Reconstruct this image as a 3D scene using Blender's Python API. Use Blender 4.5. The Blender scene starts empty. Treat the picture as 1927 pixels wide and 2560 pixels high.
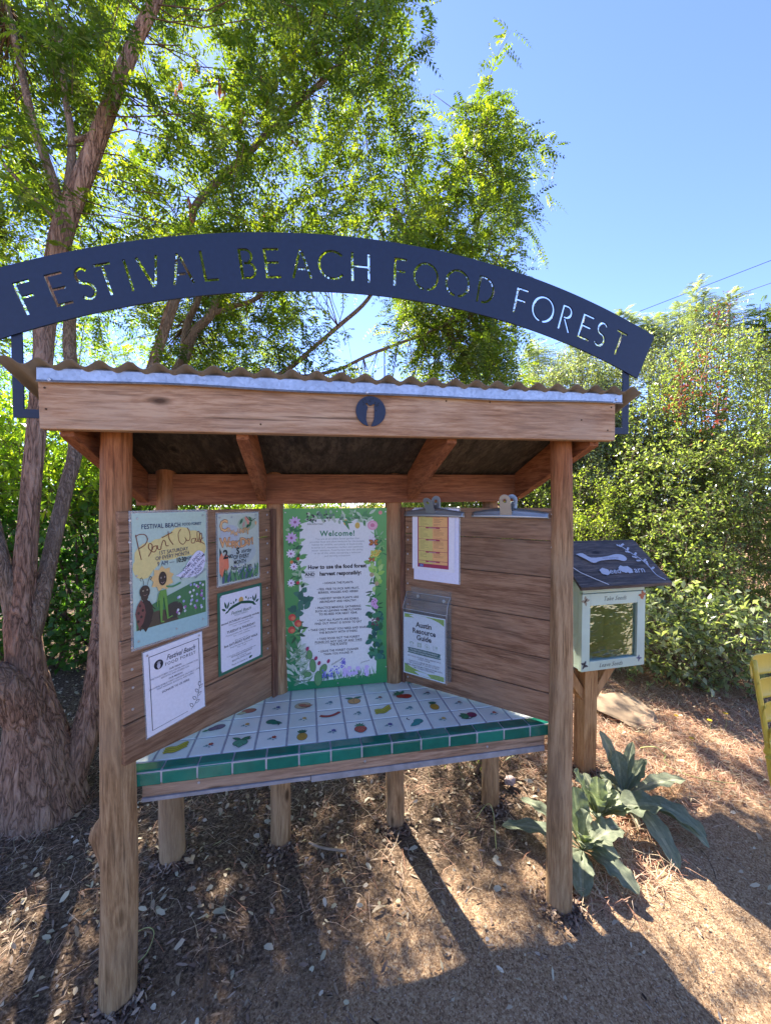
import bpy, bmesh, math, random
import numpy as np
from mathutils import Vector, Matrix
from mathutils.geometry import tessellate_polygon
random.seed(7); RNG = np.random.default_rng(11)
PI = math.pi; R = math.radians
col = bpy.context.scene.collection
sc = bpy.context.scene

# ------------------------------------------------------------------ camera, sky, sun, exposure
CAM = Vector((0.5458, -1.5119, 1.6435)); PIT, ROL, YAW, FPX = -0.0256, 0.00308, 0.1930, 1000.0
cy_, sy_ = math.cos(YAW), math.sin(YAW)
c_right = Vector((cy_, -sy_, 0)); c_hf = Vector((sy_, cy_, 0))
c_fwd = c_hf * math.cos(PIT) + Vector((0, 0, math.sin(PIT)))
c_up = -c_hf * math.sin(PIT) + Vector((0, 0, math.cos(PIT)))
cx_ = c_right * math.cos(ROL) - c_up * math.sin(ROL); cu_ = c_right * math.sin(ROL) + c_up * math.cos(ROL)
cam = bpy.data.cameras.new('camera'); camo = bpy.data.objects.new('camera', cam); col.objects.link(camo)
m3 = Matrix((cx_, cu_, -c_fwd)).transposed().to_4x4(); m3.translation = CAM; camo.matrix_world = m3
cam.sensor_fit = 'HORIZONTAL'; cam.sensor_width = 36; cam.lens = 36 * FPX / 1927
cam.clip_start = 0.02; cam.clip_end = 2000
sc.camera = camo
DK = 1.15736                                     # the 1665 px wide view of the photograph -> its own pixels
def ray(x, y):
    u = (x * DK - 963.5) / FPX; v = -(y * DK - 1280) / FPX
    return c_fwd + cx_ * u + cu_ * v
def at(x, y, Y):
    d = ray(x, y); return CAM + d * ((Y - CAM.y) / d.y)
def atz(x, y, z=0.0):
    d = ray(x, y); return CAM + d * ((z - CAM.z) / d.z)

SUN_EL, SUN_AZ = R(44.6), R(-14.7)               # azimuth from +y towards +x
sund = Vector((math.sin(SUN_AZ) * math.cos(SUN_EL), math.cos(SUN_AZ) * math.cos(SUN_EL), math.sin(SUN_EL)))
w = bpy.data.worlds.new('World'); sc.world = w; w.use_nodes = True
wn = w.node_tree; bg = wn.nodes['Background']; sky = wn.nodes.new('ShaderNodeTexSky')
sky.sky_type = 'NISHITA'; sky.sun_disc = False; sky.sun_elevation = SUN_EL; sky.sun_rotation = SUN_AZ
sky.air_density = 0.8; sky.dust_density = 0.2; sky.ozone_density = 6.0; sky.altitude = 2500
tn = wn.nodes.new('ShaderNodeMix'); tn.data_type = 'RGBA'; tn.blend_type = 'MULTIPLY'; tn.inputs[0].default_value = 1; tn.inputs[7].default_value = (.93, .8, .87, 1); wn.links.new(sky.outputs[0], tn.inputs[6]); wn.links.new(tn.outputs[2], bg.inputs[0]); bg.inputs[1].default_value = 0.15
sl = bpy.data.lights.new('sun', 'SUN'); sl.energy = 5.0; sl.angle = R(0.5); sl.color = (1.0, 0.93, 0.82)
so = bpy.data.objects.new('sun', sl); col.objects.link(so); so.rotation_euler = sund.to_track_quat('Z', 'Y').to_euler()
sc.view_settings.view_transform = 'Standard'; sc.view_settings.look = 'None'; sc.view_settings.gamma = 1
sc.view_settings.use_curve_mapping = False; sc.view_settings.exposure = 2.1
sc.render.engine = 'CYCLES'; sc.cycles.use_denoising = True; sc.cycles.max_bounces = 7
sc.cycles.diffuse_bounces = 4; sc.cycles.glossy_bounces = 3; sc.cycles.transmission_bounces = 6; sc.cycles.transparent_max_bounces = 8
sc.cycles.sample_clamp_indirect = 6; sc.cycles.caustics_reflective = False; sc.cycles.caustics_refractive = False

# ------------------------------------------------------------------ helpers
def tag(o, label=None, cat=None, group=None, kind=None):
    if label: o['label'] = label
    if cat: o['category'] = cat
    if group: o['group'] = group
    if kind: o['kind'] = kind
    return o
def empty(name, loc=(0, 0, 0), rz=0):
    o = bpy.data.objects.new(name, None); col.objects.link(o); o.location = loc; o.rotation_euler = (0, 0, rz); o.empty_display_size = .05
    return o
def link(name, me, mat, parent=None, M=None):
    o = bpy.data.objects.new(name, me); col.objects.link(o)
    for mm in (mat if isinstance(mat, (list, tuple)) else [mat]): me.materials.append(mm)
    if parent: o.parent = parent
    if M is not None: o.matrix_local = M
    return o
def bev(o, wd=.002, seg=2):
    m = o.modifiers.new('bevel', 'BEVEL'); m.width = wd; m.segments = seg; m.limit_method = 'ANGLE'; return o
def boxes(name, L, mat, parent=None, M=None, b=.002):
    bm = bmesh.new()
    for (x0, x1, y0, y1, z0, z1) in L:
        vs = [bm.verts.new(p) for p in ((x0,y0,z0),(x1,y0,z0),(x1,y1,z0),(x0,y1,z0),(x0,y0,z1),(x1,y0,z1),(x1,y1,z1),(x0,y1,z1))]
        for f in ((0,3,2,1),(4,5,6,7),(0,1,5,4),(1,2,6,5),(2,3,7,6),(3,0,4,7)): bm.faces.new([vs[i] for i in f])
    me = bpy.data.meshes.new(name); bm.to_mesh(me); bm.free()
    o = link(name, me, mat, parent, M)
    if b: bev(o, b)
    return o
def prism(name, pts, axis, a0, a1, mat, parent=None, b=.002, M=None):
    """outline of 2D pts extruded along axis 'x','y' or 'z' from a0 to a1"""
    def P(u, v, a): return {'x': (a, u, v), 'y': (u, a, v), 'z': (u, v, a)}[axis]
    bm = bmesh.new(); A = [bm.verts.new(P(u, v, a0)) for u, v in pts]; B = [bm.verts.new(P(u, v, a1)) for u, v in pts]; n = len(pts)
    bm.faces.new(A); bm.faces.new(B[::-1])
    for i in range(n): bm.faces.new((A[i], B[i], B[(i+1) % n], A[(i+1) % n]))
    bmesh.ops.recalc_face_normals(bm, faces=bm.faces)
    me = bpy.data.meshes.new(name); bm.to_mesh(me); bm.free()
    o = link(name, me, mat, parent, M)
    if b: bev(o, b)
    return o
def npmesh(name, V, F, mat, parent=None, tint=None, smooth=False, M=None):
    V = np.asarray(V, np.float32).reshape(-1, 3); F = np.asarray(F, np.int32); k = F.shape[1]
    me = bpy.data.meshes.new(name); me.vertices.add(len(V)); me.vertices.foreach_set('co', V.ravel())
    me.loops.add(F.size); me.loops.foreach_set('vertex_index', F.ravel())
    me.polygons.add(len(F)); me.polygons.foreach_set('loop_start', np.arange(0, F.size, k, dtype=np.int32))
    if smooth: me.polygons.foreach_set('use_smooth', np.ones(len(F), bool))
    me.update(calc_edges=True)
    if tint is not None:
        a = me.attributes.new('tint', 'FLOAT', 'FACE'); a.data.foreach_set('value', np.asarray(tint, np.float32))
    return link(name, me, mat, parent, M)
def tubes(name, paths, mat, parent=None, n=10, rough=0.0, seed=0, caps=True, ridge=0.0):
    """paths: list of [(x,y,z,r),...]; smoothed, with a tapering uneven radius"""
    rg = np.random.default_rng(seed); bm = bmesh.new()
    for path in paths:
        P = [Vector(p[:3]) for p in path]; Rr = [p[3] for p in path]
        if len(P) > 2:                                   # Catmull-Rom
            Q = []; RR = []
            for i in range(len(P) - 1):
                p0 = P[max(i-1, 0)]; p1 = P[i]; p2 = P[i+1]; p3 = P[min(i+2, len(P)-1)]
                for s in range(5):
                    t = s / 5; Q.append(.5*((2*p1)+(p2-p0)*t+(2*p0-5*p1+4*p2-p3)*t*t+(3*p1-p0-3*p2+p3)*t**3)); RR.append(Rr[i]*(1-t)+Rr[i+1]*t)
            Q.append(P[-1]); RR.append(Rr[-1]); P, Rr = Q, RR
        ref = Vector((0.3, 0.9, 0.1)); rings = []
        lob = rg.normal(size=(3, 2))
        for i, p in enumerate(P):
            t = (P[min(i+1, len(P)-1)] - P[max(i-1, 0)]).normalized()
            a = t.cross(ref); 
            if a.length < .1: a = t.cross(Vector((1, 0, 0)))
            a.normalize(); b = t.cross(a); ring = []
            for k in range(n):
                th = 2*PI*k/n
                r = Rr[i]*(1+ridge*(abs(math.sin(th*7+i*.21+math.sin(i*.33+th)*1.1))-.5+.35*math.sin(th*19+i*.9))+rough*(.5*math.sin(2*th+lob[0,0]+i*.17)+.35*math.sin(3*th+lob[1,0]-i*.23)+.5*rg.normal()*.5))
                ring.append(bm.verts.new(p+a*(r*math.cos(th))+b*(r*math.sin(th))))
            rings.append(ring)
        for i in range(len(rings)-1):
            for k in range(n): 
                f = bm.faces.new((rings[i][k], rings[i][(k+1) % n], rings[i+1][(k+1) % n], rings[i+1][k])); f.smooth = True
        if caps: bm.faces.new(rings[0][::-1]); bm.faces.new(rings[-1])
    me = bpy.data.meshes.new(name); bm.to_mesh(me); bm.free()
    return link(name, me, mat, parent)

# ------------------------------------------------------------------ materials
def newmat(name):
    m = bpy.data.materials.new(name); m.use_nodes = True; nt = m.node_tree
    return m, nt, nt.nodes['Principled BSDF']
def N(nt, t, **kw):
    n = nt.nodes.new(t)
    for k, v in kw.items():
        if k in n.inputs.keys(): n.inputs[k].default_value = v
        else: setattr(n, k, v)
    return n
def ramp(nt, fac, stops):
    r = nt.nodes.new('ShaderNodeValToRGB'); e = r.color_ramp.elements
    e[0].position, e[0].color = stops[0][0], (*stops[0][1], 1); e[1].position, e[1].color = stops[-1][0], (*stops[-1][1], 1)
    for p, c in stops[1:-1]: q = e.new(p); q.color = (*c, 1)
    nt.links.new(fac, r.inputs[0]); return r.outputs[0]
def mapped(nt, scale, rot=(0, 0, 0), coord='Object'):
    tc = N(nt, 'ShaderNodeTexCoord'); mp = N(nt, 'ShaderNodeMapping'); mp.inputs['Scale'].default_value = scale; mp.inputs['Rotation'].default_value = rot
    nt.links.new(tc.outputs[coord], mp.inputs[0]); return mp.outputs[0]
def noise(nt, vec, scale, detail=4, rough=.55, dist=0):
    n = N(nt, 'ShaderNodeTexNoise', Scale=scale, Detail=detail, Roughness=rough, Distortion=dist); nt.links.new(vec, n.inputs['Vector']); return n.outputs['Fac']
def math_(nt, op, a, b):
    n = N(nt, 'ShaderNodeMath', operation=op)
    for i, x in enumerate((a, b)):
        if isinstance(x, (int, float)): n.inputs[i].default_value = x
        else: nt.links.new(x, n.inputs[i])
    return n.outputs[0]
def mixc(nt, fac, a, b, mode='MIX'):
    n = N(nt, 'ShaderNodeMix', data_type='RGBA', blend_type=mode)
    for i, x in ((0, fac), (6, a), (7, b)):
        if isinstance(x, (int, float)): n.inputs[i].default_value = x
        elif isinstance(x, tuple): n.inputs[i].default_value = (*x, 1)
        else: nt.links.new(x, n.inputs[i])
    return n.outputs[2]
def bump(nt, b, h, s=.3, d=.01):
    n = N(nt, 'ShaderNodeBump', Strength=s, Distance=d); nt.links.new(h, n.inputs['Height']); nt.links.new(n.outputs[0], b.inputs['Normal'])
def flat(name, c, rough=.55, spec=.3, var=.12, scale=30, metal=0.0, bs=.0):
    m, nt, b = newmat(name); v = mapped(nt, (1, 1, 1)); n = noise(nt, v, scale, 4)
    c0 = tuple(max(0, x*(1-var)) for x in c); c1 = tuple(min(1, x*(1+var)) for x in c)
    nt.links.new(ramp(nt, n, [(.3, c0), (.7, c1)]), b.inputs['Base Color'])
    b.inputs['Roughness'].default_value = rough; b.inputs['Specular IOR Level'].default_value = spec; b.inputs['Metallic'].default_value = metal
    if bs: bump(nt, b, n, bs, .003)
    return m
def wood(name, axis, cols, rough=.75, red=None, grain=1.0):
    """long-grained wood; axis = grain direction; every board (island) gets its own tone and offset"""
    m, nt, b = newmat(name)
    tc = N(nt, 'ShaderNodeTexCoord'); geo = N(nt, 'ShaderNodeNewGeometry')
    off = N(nt, 'ShaderNodeVectorMath', operation='ADD'); mul = N(nt, 'ShaderNodeVectorMath', operation='SCALE'); mul.inputs['Scale'].default_value = 17.3
    cmb = N(nt, 'ShaderNodeCombineXYZ'); 
    for i in range(3): nt.links.new(geo.outputs['Random Per Island'], cmb.inputs[i])
    nt.links.new(cmb.outputs[0], mul.inputs[0]); nt.links.new(tc.outputs['Object'], off.inputs[0]); nt.links.new(mul.outputs[0], off.inputs[1])
    def mp(s):
        q = N(nt, 'ShaderNodeMapping'); q.inputs['Scale'].default_value = s; nt.links.new(off.outputs[0], q.inputs[0]); return q.outputs[0]
    lo, hi = 1.3*grain, 14.0*grain
    s1 = {'x': (lo, hi, hi), 'y': (hi, lo, hi), 'z': (hi, hi, lo)}[axis]; s2 = tuple(x*4.5 for x in s1); s3 = {'x': (3, 95, 95), 'y': (95, 3, 95), 'z': (95, 95, 3)}[axis]
    # knots: rings that push the grain aside
    ks = {'x': (2.6, 6.5, 6.5), 'y': (6.5, 2.6, 6.5), 'z': (6.5, 6.5, 2.6)}[axis]
    vor = N(nt, 'ShaderNodeTexVoronoi', Scale=1.0); nt.links.new(mp(ks), vor.inputs['Vector']); kd = vor.outputs['Distance']
    near = ramp(nt, kd, [(.0, (1, 1, 1)), (.3, (0, 0, 0))]); ring = math_(nt, 'MULTIPLY', math_(nt, 'SINE', math_(nt, 'ADD', math_(nt, 'MULTIPLY', kd, 70), math_(nt, 'MULTIPLY', noise(nt, mp((3, 3, 3)), 5, 4), 9)), 0), .05)
    n1 = noise(nt, mp(s1), 1.6, 6, .62, 1.3); n2 = noise(nt, mp(s2), 2.0, 5, .7, .4); n3 = noise(nt, mp((2.2, 2.2, 2.2)), 1.5, 3); n4 = noise(nt, mp(s3), 1.0, 4, .6)
    kn = ramp(nt, kd, [(.045, (1, 1, 1)), (.1, (0, 0, 0))])
    f = math_(nt, 'ADD', math_(nt, 'MULTIPLY', n1, .5), math_(nt, 'MULTIPLY', n2, .5)); f = math_(nt, 'ADD', f, math_(nt, 'MULTIPLY', near, ring))
    base = ramp(nt, f, [(.4, cols[0]), (.5, cols[1]), (.585, cols[2])])
    tone = ramp(nt, geo.outputs['Random Per Island'], [(0, (.8, .78, .76)), (1, (1.15, 1.13, 1.12))])
    base = mixc(nt, 1.0, base, tone, 'MULTIPLY')
    base = mixc(nt, ramp(nt, n3, [(.42, (0, 0, 0)), (.68, (.5, .5, .5))]), base, cols[3] if len(cols) > 3 else cols[0])
    base = mixc(nt, ramp(nt, n4, [(.3, (.75, .75, .75)), (.42, (0, 0, 0))]), base, tuple(x*.4 for x in cols[0]))
    base = mixc(nt, kn, base, tuple(x*.4 for x in cols[0]))
    if red:                                       # sheltered timber above height z keeps its red stain
        sep = N(nt, 'ShaderNodeSeparateXYZ'); nt.links.new(tc.outputs['Object'], sep.inputs[0])
        k = math_(nt, 'ADD', sep.outputs['Z'], math_(nt, 'MULTIPLY', n1, .5))
        base = mixc(nt, ramp(nt, math_(nt, 'SUBTRACT', k, red[0]), [(.1, (0, 0, 0)), (.45, (1, 1, 1))]), base, mixc(nt, 1.0, base, red[1], 'MULTIPLY'))
    base = mixc(nt, 1.0, base, (.92, .9, .79), 'MULTIPLY')
    nt.links.new(base, b.inputs['Base Color']); b.inputs['Roughness'].default_value = rough; b.inputs['Specular IOR Level'].default_value = .25
    bump(nt, b, math_(nt, 'ADD', f, math_(nt, 'MULTIPLY', n4, .6)), .6, .005)
    return m
GREY = [(.12, .066, .043), (.235, .145, .098), (.36, .25, .185), (.27, .21, .175)]
WALL = [(.16, .083, .05), (.27, .155, .1), (.36, .225, .15), (.28, .2, .15)]
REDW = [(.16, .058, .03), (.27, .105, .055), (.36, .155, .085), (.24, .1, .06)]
m_post = wood('post_wood', 'z', [(.22, .125, .065), (.4, .25, .14), (.56, .38, .23), (.38, .28, .2)], red=(1.6, (.82, .5, .38)), grain=.8)
m_wall = wood('wall_wood', 'x', WALL)
m_fascia = wood('fascia_wood', 'x', [(.25, .135, .08), (.42, .25, .16), (.56, .38, .265), (.44, .33, .26)], grain=.7)
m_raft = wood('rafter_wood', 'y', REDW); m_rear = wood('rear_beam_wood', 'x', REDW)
m_apron = wood('apron_wood', 'x', [(.2, .12, .085), (.34, .225, .17), (.47, .33, .26), (.36, .28, .23)])
m_strip = wood('strip_wood', 'z', [(.1, .045, .03), (.17, .085, .06), (.24, .13, .09), (.16, .1, .08)])
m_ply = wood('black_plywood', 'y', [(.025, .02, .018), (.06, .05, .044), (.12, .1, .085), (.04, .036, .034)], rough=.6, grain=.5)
m_fresh = wood('new_lumber', 'z', [(.3, .15, .07), (.45, .26, .13), (.58, .37, .2), (.42, .26, .16)], grain=.9)
def corr_mat():
    m, nt, b = newmat('weathered_corrugated_metal'); v = mapped(nt, (3, 1.2, 3)); n = noise(nt, v, 4, 6, .65); n2 = noise(nt, mapped(nt, (1, 1, 1)), 60, 3)
    nt.links.new(mixc(nt, n2, ramp(nt, n, [(.3, (.10, .075, .05)), (.55, (.2, .16, .115)), (.75, (.3, .26, .2))]), (.16, .13, .09)), b.inputs['Base Color'])
    b.inputs['Roughness'].default_value = .75; b.inputs['Metallic'].default_value = .15; return m
m_corr = corr_mat()
def galv_mat():
    m, nt, b = newmat('galvanised_steel'); v = mapped(nt, (1, 1, 1))
    vo = N(nt, 'ShaderNodeTexVoronoi', Scale=110.0); nt.links.new(v, vo.inputs['Vector']); n = noise(nt, v, 9, 4)
    nt.links.new(mixc(nt, .6, ramp(nt, vo.outputs['Color'], [(.1, (.2, .22, .26)), (.9, (.5, .53, .6))]), ramp(nt, n, [(.3, (.26, .28, .32)), (.7, (.48, .51, .57))])), b.inputs['Base Color'])
    b.inputs['Metallic'].default_value = .75; b.inputs['Roughness'].default_value = .38
    return m
m_galv = galv_mat()
m_navy = flat('navy_powder_coat', (.012, .022, .052), .5, .4, .1, 60)
m_screw = flat('zinc_screw', (.5, .5, .5), .35, .5, .1, 80, metal=.8)
m_chrome = flat('nickel_plated_steel', (.33, .36, .37), .36, .6, .05, 20, metal=.7)
m_grout = flat('grey_grout', (.4, .4, .42), .85, .2, .15, 80)
def tile_mat(name, c, rough, var):
    m, nt, b = newmat(name); geo = N(nt, 'ShaderNodeNewGeometry'); n = noise(nt, mapped(nt, (1, 1, 1)), 22, 5, .6)
    t = math_(nt, 'ADD', math_(nt, 'MULTIPLY', geo.outputs['Random Per Island'], .5), math_(nt, 'MULTIPLY', n, .6))
    nt.links.new(ramp(nt, t, [(.2, tuple(x*(1-var) for x in c)), (.85, tuple(min(x*(1+var), .9) for x in c))]), b.inputs['Base Color'])
    b.inputs['Roughness'].default_value = rough; b.inputs['Specular IOR Level'].default_value = .6; bump(nt, b, n, .12, .002); return m
m_tile = tile_mat('white_glazed_tile', (.76, .79, .7), .28, .12); m_green = tile_mat('green_glazed_tile', (.012, .135, .092), .12, .45)
inks = {}
def ink(c, rough=.5):
    k = tuple(round(x, 3) for x in c)
    if k not in inks: inks[k] = flat('ink_%d_%d_%d' % tuple(int(x*255) for x in k), k, rough, .35, .05, 90)
    return inks[k]
def clear_plastic(name, tintc=(.92, .95, .96), alpha=.2, rough=.1):
    m, nt, b = newmat(name); out = nt.nodes['Material Output']; tr = N(nt, 'ShaderNodeBsdfTransparent'); tr.inputs[0].default_value = (*tintc, 1)
    b.inputs['Base Color'].default_value = (.8, .83, .85, 1); b.inputs['Roughness'].default_value = rough; b.inputs['Specular IOR Level'].default_value = .7
    n = noise(nt, mapped(nt, (1, 1, 1)), 7, 3); mx = N(nt, 'ShaderNodeMixShader'); nt.links.new(ramp(nt, n, [(.3, (alpha*.6,)*3), (.7, (alpha*1.4,)*3)]), mx.inputs[0])
    nt.links.new(tr.outputs[0], mx.inputs[1]); nt.links.new(b.outputs[0], mx.inputs[2]); nt.links.new(mx.outputs[0], out.inputs['Surface']); return m
m_lam = clear_plastic('laminate_film', alpha=.22); m_acry = clear_plastic('clear_acrylic', alpha=.05, rough=.06)
def leaf_mat(name, cols, trans=.45, tcol=None, rough=.5, spec=.35):
    m, nt, b = newmat(name); out = nt.nodes['Material Output']; a = N(nt, 'ShaderNodeAttribute', attribute_name='tint')
    n = len(cols); c = ramp(nt, a.outputs['Fac'], [(i/(n-1), x) for i, x in enumerate(cols)])
    nt.links.new(c, b.inputs['Base Color']); b.inputs['Roughness'].default_value = rough; b.inputs['Specular IOR Level'].default_value = spec
    t = N(nt, 'ShaderNodeBsdfTranslucent'); tc = mixc(nt, 1.0, c, tcol or (1.9, 2.3, .7), 'MULTIPLY'); nt.links.new(tc, t.inputs[0])
    mx = N(nt, 'ShaderNodeMixShader'); mx.inputs[0].default_value = trans
    nt.links.new(b.outputs[0], mx.inputs[1]); nt.links.new(t.outputs[0], mx.inputs[2]); nt.links.new(mx.outputs[0], out.inputs['Surface']); return m
def bark_mat(name, c, sc_=1.0):
    """bark with dark fissures running up the stem between rougher plates"""
    m, nt, b = newmat(name); n1 = noise(nt, mapped(nt, (30*sc_, 30*sc_, 5*sc_)), 1.0, 3, .55, .9); n2 = noise(nt, mapped(nt, (1, 1, 1)), 3, 4); n5 = noise(nt, mapped(nt, (90*sc_, 90*sc_, 30*sc_)), 1.0, 5, .65)
    rd = math_(nt, 'MULTIPLY', math_(nt, 'ABSOLUTE', math_(nt, 'SUBTRACT', n1, .5), 0), 5)
    h = math_(nt, 'ADD', math_(nt, 'MULTIPLY', rd, .75), math_(nt, 'MULTIPLY', n5, .5))
    base = ramp(nt, h, [(.22, c[0]), (.42, c[1]), (.85, c[2])]); base = mixc(nt, ramp(nt, n2, [(.45, (0, 0, 0)), (.7, (.5, .5, .5))]), base, c[3])
    nt.links.new(base, b.inputs['Base Color']); b.inputs['Roughness'].default_value = .9; b.inputs['Specular IOR Level'].default_value = .15
    bump(nt, b, h, .8, .025); return m

# ------------------------------------------------------------------ flat print / art
class Art:
    """flat shapes in local x,y printed on a sheet; overlapping shapes stack in real hairline layers"""
    def __init__(s): s.items = []; s.mats = []; s.boxes = []
    def add(s, V, F, c, minlev=0):
        xs = [v[0] for v in V]; ys = [v[1] for v in V]; bb = (min(xs), max(xs), min(ys), max(ys)); lev = minlev
        for (q, l) in s.boxes:
            if l >= lev and q[0] < bb[1] and q[1] > bb[0] and q[2] < bb[3] and q[3] > bb[2]: lev = l + 1
        s.boxes.append((bb, lev)); s.items.append((V, F, c, lev))
    def poly(s, pts, c): s.add(pts, [tuple(t) for t in tessellate_polygon([[Vector((x, y, 0)) for x, y in pts]])], c)
    def rect(s, x0, y0, x1, y1, c): s.poly([(x0, y0), (x1, y0), (x1, y1), (x0, y1)], c)
    def ell(s, x, y, rx, ry, c, rot=0, n=16, wob=0):
        cr, sr = math.cos(rot), math.sin(rot); P = []
        for i in range(n):
            t = 2*PI*i/n; k = 1+wob*math.sin(i*2.3+x*90); a, b = rx*k*math.cos(t), ry*k*math.sin(t); P.append((x+a*cr-b*sr, y+a*sr+b*cr))
        s.poly(P, c)
    def leaf(s, x, y, l, wd, ang, c, lobes=False):
        ca, sa = math.cos(ang), math.sin(ang); P = []
        for t, k in ((0, 0), (.2, .7), (.45, 1), (.75, .65), (1, 0), (.75, -.65), (.45, -1), (.2, -.7)):
            a, b = l*t, wd*.5*k; P.append((x+a*ca-b*sa, y+a*sa+b*ca))
        s.poly(P, c)
    def flower(s, x, y, r, n, c, cc, w_=.45):
        for i in range(n): s.leaf(x, y, r, r*w_*2*2.2/n*2, 2*PI*i/n+x*31, c)
        s.ell(x, y, r*.24, r*.24, cc, n=8)
    def stroke(s, pts, wd, c, close=False):
        P = [Vector(p) for p in pts]; V = []; n = len(P)
        for i in range(n):
            t = (P[min(i+1, n-1)]-P[max(i-1, 0)]); t = t.normalized() if t.length > 1e-9 else Vector((1, 0)); nn = Vector((-t.y, t.x))*wd*.5
            V += [tuple(P[i]+nn), tuple(P[i]-nn)]
        s.add(V, [(2*i, 2*i+1, 2*i+3, 2*i+2) for i in range(n-1)], c)
    def frame(s, x0, y0, x1, y1, wd, c):
        for a in ((x0, y0, x1, y0+wd), (x0, y1-wd, x1, y1), (x0, y0+wd, x0+wd, y1-wd), (x1-wd, y0+wd, x1, y1-wd)): s.rect(*a, c)
    def text(s, t, x, y, size, c, align='CENTER', bold=0.0, shear=0.0, wide=1.0, rot=0.0, space=1.0):
        V, F = glyphs(t, align, bold, shear, space); cr, sr = math.cos(rot), math.sin(rot)
        V = [(x+size*(a*wide*cr-b*sr), y+size*(a*wide*sr+b*cr)) for a, b in V]; s.add(V, F, c)
    def curve_ok(s): pass
    def build(s, name, parent, M=None, z0=.0006, step=.0003, rough=.5):
        cs = []; verts = []; faces = []; mi = []
        for V, F, c, lev in s.items:
            if c not in cs: cs.append(c)
            b = len(verts); verts += [(x, y, z0+lev*step) for x, y in V]
            for f in F:
                a = [verts[b+i] for i in f]; ar = sum(a[i][0]*a[(i+1) % len(a)][1]-a[(i+1) % len(a)][0]*a[i][1] for i in range(len(a)))
                ff = tuple(b+i for i in f); faces.append(ff if ar > 0 else ff[::-1]); mi.append(cs.index(c))
        me = bpy.data.meshes.new(name); me.from_pydata(verts, [], faces); me.polygons.foreach_set('material_index', mi)
        return link(name, me, [ink(c, rough) for c in cs], parent, M)
_g = {}
def glyphs(t, align, bold, shear, space):
    k = (t, align, bold, shear, space)
    if k not in _g:
        cu = bpy.data.curves.new('t', 'FONT'); cu.body = t; cu.align_x = align; cu.align_y = 'CENTER'; cu.size = 1; cu.shear = shear; cu.offset = bold
        cu.resolution_u = 2; cu.space_character = space; o = bpy.data.objects.new('t', cu); col.objects.link(o)
        dg = bpy.context.evaluated_depsgraph_get(); me = bpy.data.meshes.new_from_object(o.evaluated_get(dg))
        _g[k] = ([tuple(v.co[:2]) for v in me.vertices], [tuple(p.vertices) for p in me.polygons])
        bpy.data.objects.remove(o); bpy.data.curves.remove(cu); bpy.data.meshes.remove(me)
    return _g[k]
def frameM(origin, u, v, n):
    m = Matrix((Vector(u), Vector(v), Vector(n))).transposed().to_4x4(); m.translation = Vector(origin); return m
def rebase(root, loc):
    root.location = loc; T = Matrix.Translation(-Vector(loc))
    for o in bpy.data.objects:
        if o.parent == root: o.matrix_parent_inverse = T
    return root

# ================================================================== THE KIOSK
def dz(x): return (x - .755) * .008               # the whole roof sits a hair out of level
SL = -.37                                        # roof slope towards the back
kiosk = empty('notice_kiosk')
tag(kiosk, 'open wooden notice kiosk on round posts with a corrugated roof and tiled counter', 'kiosk')
def post(x, y, r, z1, seed, knob=None, lean=0):
    rg = np.random.default_rng(seed); n = 28; L = 60; V = []; lob = rg.uniform(0, 6.3, 6); amp = rg.uniform(.5, 1, 6)
    for i in range(L+1):
        z = -.03 + (z1+.03)*i/L
        for k in range(n):
            th = 2*PI*k/n
            rr = r*(1.02-.19*z/z1)*(1+.028*amp[0]*math.sin(th+lob[0]+z*1.7)+.022*math.sin(2*th+lob[1]-z*2.6)+.018*math.sin(3*th+lob[2]+z*4)+.015*math.sin(z*9+lob[3]+th)+.008*rg.normal())
            if knob:
                d = math.hypot((th-knob[0]+PI) % (2*PI)-PI, (z-knob[1])*9*(1 if z > knob[1] else .55)); rr += knob[2]*math.exp(-(d/.36)**2)
            V.append((x+lean*z+rr*math.cos(th)+.006*math.sin(z*2.3+lob[4]), y+rr*math.sin(th)+.005*math.sin(z*2+lob[5]), z))
    F = [(i*n+k, i*n+(k+1) % n, (i+1)*n+(k+1) % n, (i+1)*n+k) for i in range(L) for k in range(n)]
    b = len(V); V.append((x+lean*z1, y, z1)); o = None
    me = bpy.data.meshes.new('post'); me.from_pydata(V, [], F+[(L*n+k, L*n+(k+1) % n, b) for k in range(n)])
    for p in me.polygons[:len(F)]: p.use_smooth = True
    return link('post', me, m_post, kiosk)
post(-.091, -.07, .053, 1.9, 3, knob=(PI*1.0, .56, .042), lean=.021); post(1.55, -.085, .048, 1.9, 4, lean=-.0126)
for i, (x, y) in enumerate(((-.072, .43), (.402, .447), (.972, .457), (1.512, .487))): post(x, y, .047 if i else .052, 1.815+dz(x), 10+i)
# front board, rafters, rear beam, ceiling, roof
Mf = Matrix.Translation((.755, 0, 0)) @ Matrix.Rotation(-.008, 4, 'Y') @ Matrix.Translation((-.755, 0, 0))
fb = boxes('fascia_board', [(-.185, 1.693, -.202, -.164, 1.862, 2.006)], m_fascia, kiosk, Mf, .003)
def screw_mesh(pts, n, r=.0045, h=.002):
    """pan-head screws: centres and outward normal, each with a dark slot"""
    V = []; F = []; nv = Vector(n).normalized(); a = nv.orthogonal().normalized(); b = nv.cross(a)
    for p in pts:
        p = Vector(p); k0 = len(V); q = 10
        for rr, hh in ((r, 0), (r, h*.5), (r*.72, h), (r*.35, h), (r*.3, h*.3)):
            for k in range(q): V.append(tuple(p+a*rr*math.cos(2*PI*k/q)+b*rr*math.sin(2*PI*k/q)+nv*hh))
        for L_ in range(4):
            for k in range(q): F.append((k0+L_*q+k, k0+L_*q+(k+1) % q, k0+(L_+1)*q+(k+1) % q, k0+(L_+1)*q+k))
        F.append(tuple(k0+4*q+k for k in range(q)))
    return V, F
_sc = {}
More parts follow.
